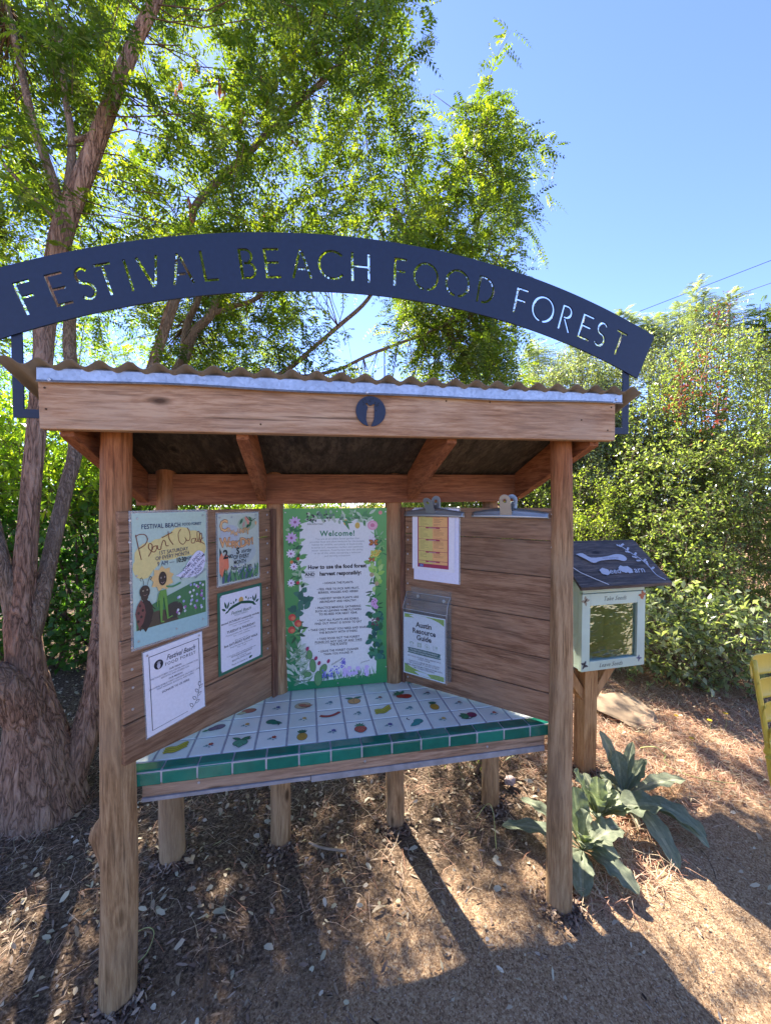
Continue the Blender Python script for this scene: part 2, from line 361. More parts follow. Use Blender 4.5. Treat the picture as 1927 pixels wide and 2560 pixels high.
def screws(name, pts, n, parent, r=.0045, mat=None, M=None):
    """each screw an object of its own, sharing one mesh per kind"""
    mat = mat or m_screw; k = (tuple(n), r, mat.name)
    if k not in _sc:
        V, F = screw_mesh([(0, 0, 0)], n, r); me = bpy.data.meshes.new(name); me.from_pydata(V, [], F); me.materials.append(mat); _sc[k] = me
    for p in pts:
        o = bpy.data.objects.new(name, _sc[k]); col.objects.link(o); o.parent = parent; o.matrix_local = (M or Matrix()) @ Matrix.Translation(p)
screws('screw', [(x, -.2025, z) for x, z in ((-.168, 1.978), (-.166, 1.918), (.42, 1.89), (1.03, 1.985), (1.19, 1.987), (1.675, 1.985), (1.66, 1.9), (1.55, 1.935))], (0, -1, 0), fb, .003, flat('rusty_screw', (.09, .05, .03), .7))
def rafter(x0, x1):
    y0, y1 = -.163, .395; t0 = 2.003+dz(x0)-(.0)*SL; zt = lambda y: t0+SL*(y+.2); h = .142
    return prism('rafter', [(y0, zt(y0)-h), (y1, zt(y1)-h+.01), (y1, zt(y1)), (y0, zt(y0))], 'x', x0, x1, m_raft, kiosk)
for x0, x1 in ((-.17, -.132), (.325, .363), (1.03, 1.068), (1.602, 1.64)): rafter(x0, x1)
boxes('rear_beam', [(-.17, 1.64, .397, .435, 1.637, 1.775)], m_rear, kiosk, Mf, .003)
def slab_tilt(name, x0, x1, y0, y1, zoff, th, mat, b=.001):
    f = lambda y: 2.006+SL*(y+.2)+zoff
    return prism(name, [(y0, f(y0)), (y1, f(y1)), (y1, f(y1)+th), (y0, f(y0)+th)], 'x', x0, x1, mat, kiosk, b, Mf)
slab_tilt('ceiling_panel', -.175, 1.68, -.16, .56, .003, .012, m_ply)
def corrugated():
    per, amp = .0762, .0098; x0, x1, y0, y1 = -.285, 1.765, -.232, .66; nx = int((x1-x0)/per*14); ny = 8; V = []; F = []
    for s in (0, 1):
        for j in range(ny+1):
            for i in range(nx+1):
                x = x0+(x1-x0)*i/nx; y = y0+(y1-y0)*j/ny; e = max(0, x0+.03-x)*.25
                V.append((x, y, 2.018+SL*(y+.2)+dz(x)+.0142+amp*math.sin(2*PI*(x-x0)/per-.6)+(.0016 if s else 0)+e+.0015*math.sin(x*5+y*3)))
    w_ = nx+1; o = (ny+1)*w_
    for j in range(ny):
        for i in range(nx):
            a = j*w_+i; F.append((a, a+w_, a+w_+1, a+1)); F.append((o+a, o+a+1, o+a+w_+1, o+a+w_))
    for i in range(nx): F.append((i, i+1, o+i+1, o+i)); a = ny*w_+i; F.append((a+1, a, o+a, o+a+1))
    for j in range(ny): a = j*w_; F.append((a+w_, a, o+a, o+a+w_)); a += nx; F.append((a, a+w_, o+a+w_, o+a))
    me = bpy.data.meshes.new('roof_sheet'); me.from_pydata(V, [], F)
    for p in me.polygons: p.use_smooth = len(p.vertices) == 4 and p.index < nx*ny*2
    return link('roof_sheet', me, m_corr, kiosk)
corrugated()
def flashing():
    n = 60; V = []; F = []; prof = [(-.1, 2.022), (-.2085, 2.034), (-.2105, 2.031), (-.2105, 2.000), (-.216, 1.9945), (-.2145, 1.9935)]
    for i in range(n+1):
        x = -.198+1.895*i/n
        for j, (y, z) in enumerate(prof):
            sag = (.0022*math.sin(x*9)+.002*math.sin(x*4+1)) if j >= 3 else 0
            V.append((x, y-(.0015*math.sin(x*13) if j >= 4 else 0), z+dz(x)+sag-(.0 if j else 0)))
    k = len(prof)
    for i in range(n):
        for j in range(k-1): a = i*k+j; F.append((a, a+k, a+k+1, a+1))
    me = bpy.data.meshes.new('roof_flashing'); me.from_pydata(V, [], F); o = link('roof_flashing', me, m_galv, kiosk)
    s = o.modifiers.new('t', 'SOLIDIFY'); s.thickness = .0012; return o
fo = flashing(); screws('screw', [(-.165, -.2145, 1.9985-.007), (.74, -.2145, 2.0), (1.66, -.2145, 2.008), (1.672, -.2125, 2.02)], (0, -1, 0), fo, .005)
# walls: local x along the boards, local z up, local -y = the face you see
def wall(p0, p1, rows, z1, bots, seed, strip_at):
    u = (Vector(p1)-Vector(p0)); L = u.length; u.normalize(); n = Vector((u.y, -u.x, 0))
    M = Matrix((u, -n, Vector((0, 0, 1)))).transposed().to_4x4(); M.translation = Vector((*p0[:2], 0)); rg = random.Random(seed)
    root = boxes('wall_panel', [(rg.uniform(-.004, .004), L+rg.uniform(-.003, .003), rg.uniform(0, .0015), .02, a+.0012, b-.0012) for a, b in rows], m_wall, kiosk, M, .0025)
    bot = prism('bottom_board', bots, 'y', .0005, .02, m_wall, root, .0025)
    return root, M, L
pL1, pL0 = (-.03, -.125, 0), (.385, .395, 0); pR0, pR1 = (1.003, .44, 0), (1.525, -.107, 0)
zl = [1.616, 1.486, 1.353, 1.205, 1.075, .935]
wl, ML, LL = wall(pL1, pL0, [(b, a) for a, b in zip(zl, zl[1:])], 1.616, [(.0, .803), (.66, .742), (.665, .932), (.0, .932)], 1, 1)
zr = [1.617, 1.485, 1.338, 1.164, 1.007, .868]
wr, MR, LR = wall(pR0, pR1, [(b, a) for a, b in zip(zr, zr[1:])], 1.617, [(.0, .74), (.755, .752), (.755, .866), (.0, .866)], 2, 1)
wb = boxes('wall_panel', [(.402, .972, .462, .48, b+.001, a-.001) for a, b in zip([1.612, 1.49, 1.36, 1.22, 1.08, .94, .80], [1.49, 1.36, 1.22, 1.08, .94, .80, .742])], m_wall, kiosk, None, .0025)
boxes('batten', [(LL-.012, LL+.018, -.012, -.001, .738, 1.612)], m_strip, wl, None, .002); boxes('batten', [(.004, .03, -.012, -.001, .738, 1.612)], m_strip, wr, None, .002)
boxes('batten', [(LR-.002, LR+.012, .002, .03, .75, 1.615)], m_strip, wr, None, .002); boxes('batten', [(.395, .43, .43, .445, .737, 1.61)], m_strip, kiosk, None, .002)
boxes('batten', [(.95, .985, .432, .447, .737, 1.61)], m_strip, kiosk, None, .002)
screws('screw', [(x, -.0002, z+o) for z, z2 in zip(zl, zl[1:]) for x, o in ((.03, -.03), (.028, -.1), (LL-.03, -.03), (LL-.035, -.1))], (0, -1, 0), wl)
screws('screw', [(x, -.0002, z+o) for z, z2 in zip(zr+[.866], zr[1:]+[.75]) for x, o in ((.72, -.025), (.725, -.105), (.045, -.03), (.043, -.1))], (0, -1, 0), wr)
# counter
HB = .735; TM = .1143
counter = boxes('counter_top', [(-.125, 1.605, -.04, .47, .69, HB-.003)], m_grout, kiosk, None, .002)
boxes('edge_grout', [(-.12, 1.6, -.0565, -.0405, .692, HB-.0015)], m_grout, counter, None, .001)
def tiles():
    L = []
    for j in range(4):
        for i in range(-1, 14):
            x0 = i*TM+.005+.004; x1 = x0+TM-.008; y0 = j*TM+.004; y1 = min(y0+TM-.008, .43 if (i < 3 or i > 8) else .462)
            if j == 3 and (i < 3 or i > 8): y1 = .405
            x0 = max(x0, -.12); x1 = min(x1, 1.6)
            if x1-x0 > .01: L.append((x0, x1, y0, y1, HB-.008, HB+RNG.uniform(-.0006, .0006)))
    return L
tl = boxes('white_tiles', tiles(), m_tile, counter, None, .0022)
for rr_ in (range(-1, 3), range(9, 14)): boxes('green_back_tiles', [(i*TM+.008, i*TM+TM+.002, .411, .462, HB-.008, HB) for i in rr_], m_green, counter, None, .003)
def edge_tiles():
    bm = bmesh.new(); off = -.062
    prof = [(-.004, HB-.008), (-.004, HB+.001), (-.046, HB+.002), (-.053, HB-.0005), (-.058, HB-.006), (-.059, HB-.044), (-.055, HB-.0485), (-.047, HB-.046), (-.047, HB-.008)]
    for i in range(-1, 15):
        x0 = max(i*TM+off+.003, -.122); x1 = min(i*TM+TM+off-.003, 1.602); j = RNG.uniform(-.0012, .0012, 2)
        if x1-x0 < .01: continue
        A = [bm.verts.new((x0, y+j[0], z+j[1])) for y, z in prof]; B = [bm.verts.new((x1, y+j[0]*.3, z+j[1])) for y, z in prof]; n = len(prof)
        bm.faces.new(A[::-1]); bm.faces.new(B)
        for k in range(n): f = bm.faces.new((A[k], A[(k+1) % n], B[(k+1) % n], B[k]))
    bmesh.ops.recalc_face_normals(bm, faces=bm.faces)
    me = bpy.data.meshes.new('green_edge_tiles'); bm.to_mesh(me); bm.free(); o = link('green_edge_tiles', me, m_green, counter); bev(o, .0016, 2)
edge_tiles()
ap = boxes('apron_board', [(-.01, 1.492, -.052, -.012, .645, .6895)], m_apron, kiosk, None, .003)
boxes('apron_strip', [(-.01, .55, -.058, -.014, .632, .6445), (.552, 1.49, -.056, -.014, .622, .6445)], flat('grey_weathered_batten', (.3, .29, .3), .8, .2, .2, 25), kiosk, None, .0015)
screws('screw', [(.17, -.0525, .672), (.75, -.0525, .672), (1.24, -.0525, .668)], (0, -1, 0), ap)
rebase(kiosk, Vector((.75, .2, 0)))

# painted fruit on the tiles
ta = Art(); OUT = (.02, .035, .03)
def tc_(i, j): return (i*TM+TM*.5+.005, j*TM+TM*.5+.001)
def mark(i, j, c):
    x, y = tc_(i, j)
    for k in range(5): ta.ell(x+.008+.0055*math.cos(k*1.257), y+.006+.0055*math.sin(k*1.257), .004, .004, c, n=7)
    ta.ell(x+.008, y+.006, .002, .002, (.7, .6, .2), n=6)
    for dx, dy, a in ((-.008, 0, .4), (-.004, -.008, 1.0), (-.014, -.005, .1), (.004, -.009, -.5), (.013, -.004, -.2)): ta.leaf(x+dx-.003, y+dy, .010, .005, a, (.02, .2, .2))
def out(f, *a, c, g=1.1):
    if f == 'e': x, y, rx, ry, rot = a; ta.ell(x, y, rx+.0016, ry+.0016, OUT, rot); ta.ell(x, y, rx, ry, c, rot)
    else: x, y, l, wd, an = a; ta.leaf(x-.0012*math.cos(an), y-.0012*math.sin(an), l+.003, wd+.004, an, OUT); ta.leaf(x, y, l, wd, an, c)
def fruit(kind, i, j):
    x, y = tc_(i, j); G = (.04, .22, .10)
    if kind == 'banana':
        for k in range(3):
            P = [(x-.036+.072*t/9, y-.018+.012*k+.03*(t/9)**2+.004*math.sin(t)) for t in range(10)]; ta.stroke(P, .0145, OUT); ta.stroke(P[:], .0115, (.55, .47, .06))
    elif kind == 'pineapple':
        out('e', x, y-.012, .019, .024, 0, c=(.62, .36, .05))
        for k in range(5): ta.leaf(x, y+.01, .026, .012, PI/2+(k-2)*.42, (.03, .13, .07))
        for k in range(-2, 3):
            ta.stroke([(x-.014, y-.012+k*.009-.004), (x+.014, y-.012+k*.009+.005)], .001, (.3, .14, .02)); ta.stroke([(x-.014, y-.012+k*.009+.005), (x+.014, y-.012+k*.009-.004)], .001, (.3, .14, .02))
    elif kind in ('pepper', 'darkpepper'):
        c = (.04, .28, .24) if kind == 'pepper' else (.02, .2, .13); s_ = 1 if kind == 'darkpepper' else -1
        out('e', x-.013*s_, y+.006, .019, .016, 0, c=c); out('l', x-.025*s_, y+.006, .062, .026, -.35 if s_ > 0 else PI+.35+.2, c=c)
        ta.stroke([(x+.012, y-.008), (x+.02, y-.016), (x+.018, y-.028)] if s_ > 0 else [(x-.02, y+.02), (x-.03, y+.03), (x-.026, y+.038)], .005, OUT)
    elif kind == 'strawberry':
        out('e', x, y-.004, .024, .021, 0, c=(.5, .06, .04)); out('e', x, y-.014, .016, .016, 0, c=(.5, .06, .04))
        for k in range(5): ta.leaf(x, y+.015, .024, .01, PI*.05+k*PI*.22, G)
        for k in range(9): ta.ell(x-.014+.007*(k % 5), y-.012+.01*(k//5)+.003*(k % 2), .0012, .0016, (.8, .55, .2), n=5)
    elif kind == 'chili':
        P = [(x-.042+.084*t/11, y+.012-.052*(t/11)+.050*(t/11)**2*1.35) for t in range(12)]; ta.stroke(P, .015, OUT); ta.stroke(P, .012, (.42, .04, .025)); ta.stroke([P[-1], (x+.046, y+.026)], .004, G)
    elif kind == 'beet':
        out('e', x+.02, y+.008, .02, .019, 0, c=(.2, .03, .08)); 
        for a, l in ((PI*.72, .04), (PI*.9, .042), (PI*1.08, .036)): out('l', x+.002, y-.004, l, .022, a, c=G)
        ta.stroke([(x-.02, y-.02), (x, y-.022), (x+.022, y-.008)], .004, OUT)
    elif kind == 'cantaloupe':
        out('e', x, y, .034, .026, .1, c=(.6, .48, .28)); out('l', x-.02, y+.01, .06, .024, -.5, c=(.5, .14, .07)); out('l', x-.005, y-.01, .05, .016, .1, c=(.55, .2, .1))
    elif kind == 'peach':
        out('e', x, y-.006, .028, .024, 0, c=(.65, .36, .1)); ta.stroke([(x+.004, y+.016), (x-.004, y-.004), (x, y-.024)], .0016, OUT)
        for a in (.25, PI-.2): out('l', x, y+.018, .04, .014, a, c=G)
    elif kind == 'tomato':
        out('e', x+.014, y-.008, .026, .019, 0, c=(.42, .04, .02)); out('e', x-.01, y-.003, .02, .017, 0, c=(.45, .05, .03))
        for a in (PI*.6, PI*.8, PI, PI*.3): out('l', x-.008, y+.012, .038, .014, a, c=G)
    elif kind == 'gourd':
        out('e', x, y-.006, .026, .02, 0, c=(.1, .33, .2)); out('l', x, y-.006, .03, .026, -PI/2, c=(.1, .33, .2))
        for a in (.5, PI-.5, .1): out('l', x, y+.012, .038, .013, a, c=G)
    elif kind == 'eggplant': out('e', x+.012, y+.008, .024, .017, .3, c=(.2, .12, .2)); out('e', x-.008, y-.002, .018, .012, .3, c=(.2, .12, .2)); ta.leaf(x-.02, y-.006, .03, .012, 3.6, G)
    elif kind == 'radish': out('e', x, y, .03, .018, .15, c=(.42, .09, .07)); out('l', x-.01, y-.01, .04, .018, 3.5, c=(.6, .5, .3))
REDF, BLUF, YELF, TEAF = (.4, .03, .03), (.03, .05, .3), (.6, .36, .08), (.03, .2, .25)
for i, j, k in ((0, 0, 'banana'), (2, 0, 'gourd'), (4, 0, 'pineapple'), (6, 0, 'strawberry'), (8, 0, 'pepper'), (10, 0, 'beet'), (1, 1, 'eggplant'), (3, 1, 'darkpepper'), (5, 1, 'chili'), (7, 1, 'banana'), (9, 1, 'pineapple'),
                (2, 2, 'radish'), (4, 2, 'cantaloupe'), (6, 2, 'peach'), (8, 2, 'tomato')): fruit(k, i, j)
for i, j, c in ((1, 0, REDF), (3, 0, REDF), (5, 0, BLUF), (7, 0, BLUF), (9, 0, YELF), (11, 0, REDF), (2, 1, YELF), (4, 1, YELF), (6, 1, TEAF), (8, 1, TEAF), (10, 1, (.15, .1, .1)), (3, 2, BLUF), (5, 2, TEAF), (7, 2, (.3, .06, .05)), (9, 2, (.15, .1, .12))): mark(i, j, c)
ta.build('tile_painting', tl, None, HB+.0012, .0002, .3)

# ================================================================== ARCH SIGN with cut-out letters
def arc(cx, cy, rx, ry, a0, a1, n=14): return [(cx+rx*math.cos(R(a0+(a1-a0)*i/n)), cy+ry*math.sin(R(a0+(a1-a0)*i/n))) for i in range(n+1)]
ST = {'F': (.42, [[(.04, 0), (.04, 1)], [(.075, .96), (.46, .96)], [(.075, .53), (.42, .53)]]),
 'E': (.46, [[(.04, 0), (.04, 1)], [(.075, .96), (.5, .96)], [(.075, .52), (.46, .52)], [(.075, .04), (.5, .04)]]),
 'S': (.46, [arc(.24, .74, .19, .225, 35, 262, 14)+arc(.24, .27, .21, .24, 82, -145, 14)[0:]]),
 'T': (.5, [[(0, .96), (.5, .96)], [(.25, 0), (.25, .925)]]), 'I': (.08, [[(.04, 0), (.04, 1)]]),
 'V': (.66, [[(.03, 1), (.33, .03)], [(.375, .1), (.63, 1)]]), 'A': (.66, [[(.03, 0), (.33, .98)], [(.385, .88), (.64, 0)], [(.2, .32), (.46, .32)]]),
 'L': (.4, [[(.04, 0), (.04, 1)], [(.075, .04), (.44, .04)]]),
 'B': (.5, [[(.04, 0), (.04, 1)], [(.075, .965), (.2, .965)]+arc(.22, .755, .19, .21, 85, -70), [(.14, .52), (.24, .52)]+arc(.26, .28, .21, .245, 80, -85)+[(.1, .035)]]),
 'C': (.82, [arc(.5, .5, .46, .47, 42, 318, 24)]), 'H': (.66, [[(.04, 0), (.04, 1)], [(.62, 0), (.62, 1)], [(.075, .53), (.585, .53)]]),
 'O': (.94, [arc(.47, .5, .44, .47, -82, 262, 30)]), 'D': (.66, [[(.04, 0), (.04, 1)], [(.075, .965), (.2, .965)]+arc(.2, .5, .42, .465, 88, -72, 18)+[(.2, .04)]]),
 'R': (.5, [[(.04, 0), (.04, 1)], [(.075, .965), (.2, .965)]+arc(.22, .745, .2, .22, 85, -85)+[(.14, .525)], [(.2, .46), (.5, 0)]])}
def ribbon_solid(bm, pts, wd, y0, y1):
    P = [Vector(p) for p in pts]; n = len(P); rows = []
    for i in range(n):
        a = (P[i]-P[i-1]).normalized() if i else (P[1]-P[0]).normalized(); b = (P[i+1]-P[i]).normalized() if i < n-1 else a
        t = (a+b).normalized(); nn = Vector((-t.y, t.x))*wd*.5/max(.5, t.dot(a)); q = P[i]+nn; r_ = P[i]-nn
        rows.append([bm.verts.new((q.x, y0, q.y)), bm.verts.new((r_.x, y0, r_.y)), bm.verts.new((r_.x, y1, r_.y)), bm.verts.new((q.x, y1, q.y))])
    for i in range(n-1):
        for k in range(4): bm.faces.new((rows[i][k], rows[i][(k+1) % 4], rows[i+1][(k+1) % 4], rows[i+1][k]))
    bm.faces.new(rows[0][::-1]); bm.faces.new(rows[-1])
YS = -.05; AC = Vector((.77, -.44)); RT, RB = 3.04, 2.84
sign = empty('arch_sign'); tag(sign, 'navy steel arch sign with cut-out garden name above the kiosk roof', 'sign')
LET = [('F', -21.59), ('E', -19.77), ('S', -18.22), ('T', -16.93), ('I', -15.61), ('V', -14.28), ('A', -12.43), ('L', -10.69), ('B', -8.18), ('E', -6.6), ('A', -4.63), ('C', -2.65), ('H', -.49), ('F', 2.34), ('O', 4.33), ('O', 6.77), ('D', 9.06), ('F', 11.91), ('O', 13.94), ('R', 16.0), ('E', 17.82), ('S', 19.27), ('T', 21.04)]
def arch_plate():
    P = [(AC.x+RT*math.sin(R(a)), AC.y+RT*math.cos(R(a))) for a in np.linspace(-24.2, 23.75, 90)]
    Q = [(AC.x+RB*math.sin(R(a)), AC.y+RB*math.cos(R(a))) for a in np.linspace(23.75, -24.2, 90)]
    bm = bmesh.new(); pts = P+Q; A = [bm.verts.new((x, YS, z)) for x, z in pts]; B = [bm.verts.new((x, YS+.006, z)) for x, z in pts]; n = len(pts)
    for i in range(n): bm.faces.new((A[i], B[i], B[(i+1) % n], A[(i+1) % n]))
    h = n//2
    for i in range(h-1): bm.faces.new((A[i], A[i+1], A[n-2-i], A[n-1-i])); bm.faces.new((B[i+1], B[i], B[n-1-i], B[n-2-i]))
    bmesh.ops.recalc_face_normals(bm, faces=bm.faces)
    me = bpy.data.meshes.new('arch_plate'); bm.to_mesh(me); bm.free(); o = link('arch_plate', me, m_navy, sign)
    bm = bmesh.new(); H = .103
    for ch, a in LET:
        wd, ss = ST[ch]; ca, sa = math.cos(R(a)), math.sin(R(a)); Rm = 2.935
        for s in ss:
            pts = []
            for x, y in s:
                lx, ly = (x-wd*.5-.02)*H, (y-.5)*H; pts.append((AC.x+(Rm+ly)*sa+lx*ca, AC.y+(Rm+ly)*ca-lx*sa))
            ribbon_solid(bm, pts, .0088, YS-.02, YS+.03)
    bmesh.ops.recalc_face_normals(bm, faces=bm.faces)
    mc = bpy.data.meshes.new('cut'); bm.to_mesh(mc); bm.free(); c = bpy.data.objects.new('cut', mc); col.objects.link(c)
    md = o.modifiers.new('b', 'BOOLEAN'); md.operation = 'DIFFERENCE'; md.object = c; md.solver = 'EXACT'; md.use_self = True
    dg = bpy.context.evaluated_depsgraph_get(); new = bpy.data.meshes.new_from_object(o.evaluated_get(dg)); o.modifiers.clear(); o.data = new
    bpy.data.objects.remove(c)
arch_plate()
for s_, xo, xi, xe in ((0, -.362, -.332, -.172), (1, 1.88, 1.85, 1.642)):
    a, b = sorted((xo, xi)); zt = AC.y+math.sqrt(RB**2-((a+b)/2-AC.x)**2)+.03
    prism('bracket', [(a, 1.913), (a, zt), (b, zt), (b, 1.941), (xe, 1.941), (xe, 1.913)] if not s_ else [(b, 1.925), (b, zt), (a, zt), (a, 1.953), (xe, 1.953), (xe, 1.925)], 'y', YS+.007, YS+.014, m_navy, sign, .001)
rebase(sign, Vector((.755, YS, 1.91)))

# round tree emblem on the front board
em = empty('round_emblem'); tag(em, 'small round navy metal tree emblem on the front roof board', 'emblem')
def emblem():
    r = .0495; n = 48
    outer = [(r*math.cos(2*PI*i/n-PI/2+.13), r*math.sin(2*PI*i/n-PI/2+.13)) for i in range(n-1)]
    # trunk opening: pointed at the bottom, runs up to forked arms
    trunk = [(-.005, -.0492), (-.0135, -.028), (-.0135, -.004), (-.011, .011), (-.019, .0225), (-.0205, .026), (-.0165, .0235), (-.0135, .0255), (-.0115, .0215), (-.006, .018), (.0, .0195), (.006, .0245), (.0115, .0245), (.0095, .017), (.0118, .004), (.0125, -.024), (.005, -.0492)]
    loop = [Vector((x, y, 0)) for x, y in outer+trunk[::1]]
    # outer runs counter-clockwise from bottom right to bottom left; trunk goes up the left side and down the right side
    T = tessellate_polygon([loop]); bm = bmesh.new(); k = len(loop)
    A = [bm.verts.new((p.x, 0, p.y)) for p in loop]; B = [bm.verts.new((p.x, -.004, p.y)) for p in loop]
    for t in T: bm.faces.new([A[i] for i in t]); bm.faces.new([B[i] for i in reversed(t)])
    for i in range(k): bm.faces.new((A[i], A[(i+1) % k], B[(i+1) % k], B[i]))
    bmesh.ops.recalc_face_normals(bm, faces=bm.faces)
    me = bpy.data.meshes.new('disc'); bm.to_mesh(me); bm.free(); link('disc', me, m_navy, em)
    a = Art(); a_c = (.008, .009, .012)
    for x, y, an in ((-.03, .029, .2), (-.021, .033, 1.2), (-.02, .022, 2.6), (-.026, .017, .1), (.001, .036, 2.0), (.004, .0385, .8), (.021, .024, -.4), (.015, .026, 1.6), (.017, .0185, .1), (.024, .0255, 1), (.0165, .003, .1), (-.006, .03, 1.2), (-.001, .028, 1.8)): a.leaf(x-.003, y, .0075, .0045, an, a_c)
    for p in ([(.0105, .0225), (.016, .022), (.0185, .026)], [(-.0135, .0245), (-.015, .03), (-.0195, .033)], [(-.017, .019), (-.022, .0225)]): a.stroke(p, .0013, a_c)
    a.build('leaf_cuts', em, frameM((0, -.0041, 0), (1, 0, 0), (0, 0, 1), (0, -1, 0)), .0003, .0001)
emblem(); em.location = (.753, -.2035, 1.941); em.rotation_euler = (0, .09, 0)

# ================================================================== POSTERS AND FITTINGS
GRP = 'notices fixed to the kiosk walls'
def on_wall(MW, s0, z0, rot=0.0, off=.003): return MW @ Matrix.Translation((s0, -off, z0)) @ Matrix.Rotation(PI/2, 4, 'X') @ Matrix.Rotation(R(rot), 4, 'Z')
def sheet(root, w_, h, c, curl=.002, name='paper_sheet', pad=0, mat=None, th=.0006, seed=1, z=0.0):
    nx, ny = 6, 8; V = []; F = []; rg = np.random.default_rng(seed); ph = rg.uniform(0, 6, 3)
    for j in range(ny+1):
        for i in range(nx+1):
            x = -pad+(w_+2*pad)*i/nx; y = -pad+(h+2*pad)*j/ny; V.append((x, y, z+curl*.0))
    F = [(j*(nx+1)+i, j*(nx+1)+i+1, (j+1)*(nx+1)+i+1, (j+1)*(nx+1)+i) for j in range(ny) for i in range(nx)]
    me = bpy.data.meshes.new(name); me.from_pydata(V, [], F); o = link(name, me, mat or ink(c, .45), root); m = o.modifiers.new('t', 'SOLIDIFY'); m.thickness = th; m.offset = -1; return o
def tacks(root, pts, r=.0035): screws('screw', [(x, y, .0012) for x, y in pts], (0, 0, 1), root, r)

# 1 -- plant walk poster
p = empty('walk_poster'); p.matrix_world = on_wall(ML, .034, 1.171); tag(p, 'pale green hand-drawn Plant Walk poster with sunflower and ladybird, top left of kiosk', 'poster', GRP)
W_, H_ = .277, .438; sheet(p, W_, H_, (.46, .6, .5)); a = Art()
a.rect(.0, 0, W_, .055, (.36, .56, .55))
for x, y, rx, ry in ((.05, .29, .045, .05), (.035, .26, .035, .04), (.09, .315, .04, .035), (.13, .325, .045, .04), (.17, .34, .05, .045), (.215, .33, .045, .04), (.24, .3, .034, .036), (.12, .3, .07, .028), (.19, .305, .06, .028)): a.ell(x, y, rx, ry, (.72, .6, .24), wob=.03)
a.items = [(V, F, c, 1 if c == (.72, .6, .24) else l) for V, F, c, l in a.items]; a.boxes = [((0, W_, 0, H_), 1)]
_k = 0
for i in range(9): V, F, c, l = a.items[1+i]; a.items[1+i] = (V, F, c, 1+i*.15)
a.boxes = [((0, W_, 0, H_), 3)]
NV = (.03, .045, .12)
a.text('FESTIVAL BEACH', .1, .392, .022, NV, bold=.012, space=1.08, wide=.8); a.text('FOOD FOREST', .216, .393, .0145, NV, bold=.012, wide=.82)
BR = (.22, .07, .035)
def sm(pts, k=6):
    P = [Vector(q) for q in pts]; o = []
    for i in range(len(P)-1):
        p0, p1, p2, p3 = P[max(i-1, 0)], P[i], P[i+1], P[min(i+2, len(P)-1)]
        for s_ in range(k): t = s_/k; q = .5*((2*p1)+(p2-p0)*t+(2*p0-5*p1+4*p2-p3)*t*t+(3*p1-p0-3*p2+p3)*t**3); o.append((q.x, q.y))
    return o+[tuple(pts[-1])]
def pw(pts): return [((x-85)/1140*W_, H_-(y-122+(x-100)*.0)*H_/1990) for x, y in pts]
for s_ in ([(130, 440), (165, 640), (200, 820)], [(125, 470), (175, 440), (255, 450), (288, 520), (250, 600), (170, 650)], [(295, 780), (340, 700), (350, 610), (310, 590), (300, 650), (345, 710), (390, 715), (420, 640), (370, 640), (350, 690)], [(425, 625), (430, 680), (470, 690), (480, 640), (510, 560), (540, 580), (550, 640), (590, 650)], [(585, 420), (600, 540), (660, 640)], [(490, 515), (650, 440)],
           [(790, 400), (745, 470), (760, 600), (820, 650), (870, 590), (850, 540), (890, 600), (935, 570), (930, 460), (890, 380)], [(1020, 570), (965, 580), (960, 640), (1010, 640), (1030, 570), (1045, 630), (1085, 600), (1100, 480), (1060, 470), (1065, 600), (1110, 640), (1140, 560), (1130, 490), (1100, 540), (1115, 660)], [(1170, 570), (1110, 620), (1190, 690)]): a.stroke(sm(pw(s_)), .0028, BR)
a.text('1ST SATURDAY', .142, .302, .019, NV, rot=.04, bold=0, wide=.85); a.text('OF EVERY MONTH', .138, .285, .019, NV, rot=.05, bold=0, wide=.8); a.text('9 AM —', .112, .263, .021, NV, rot=.03, wide=.85); a.text('10:30', .17, .266, .024, (.01, .01, .012), bold=.03, wide=.75); a.text('AM', .2, .268, .018, NV, wide=.9)
HG = (.07, .2, .08)
a.poly([(.008, .055), (.008, .125), (.06, .13), (.12, .15), (.19, .17), (.215, .178), (.245, .178), (W_-.008, .175), (W_-.008, .055)], HG); a.poly([(.01, .056), (.03, .1), (.08, .105), (.13, .1), (.155, .06), (.155, .056)], (.09, .07, .045)); a.ell(.14, .093, .034, .03, (.055, .05, .04))
# sunflower person
for k in range(9): a.leaf(.098, .212, .044, .03, k*2*PI/9+.2, (.75, .5, .2))
a.ell(.098, .212, .0145, .024, (.05, .035, .028)); a.stroke([(.092, .2), (.097, .196), (.104, .2)], .0015, (.5, .35, .3)); a.ell(.092, .215, .0025, .0035, (.3, .25, .22), n=8); a.ell(.105, .216, .0025, .0035, (.3, .25, .22), n=8)
a.poly([(.088, .172), (.11, .172), (.112, .155), (.118, .07), (.112, .07), (.1, .155), (.094, .065), (.088, .065), (.084, .155)], (.14, .32, .06)); a.stroke(sm([(.11, .183), (.135, .178), (.165, .186)]), .006, (.08, .27, .1)); a.stroke([(.089, .064), (.101, .063)], .004, (.16, .35, .07)); a.stroke([(.112, .07), (.132, .075)], .004, (.16, .35, .07)); a.stroke(sm([(.086, .165), (.08, .14), (.078, .118)]), .0045, (.14, .3, .06))
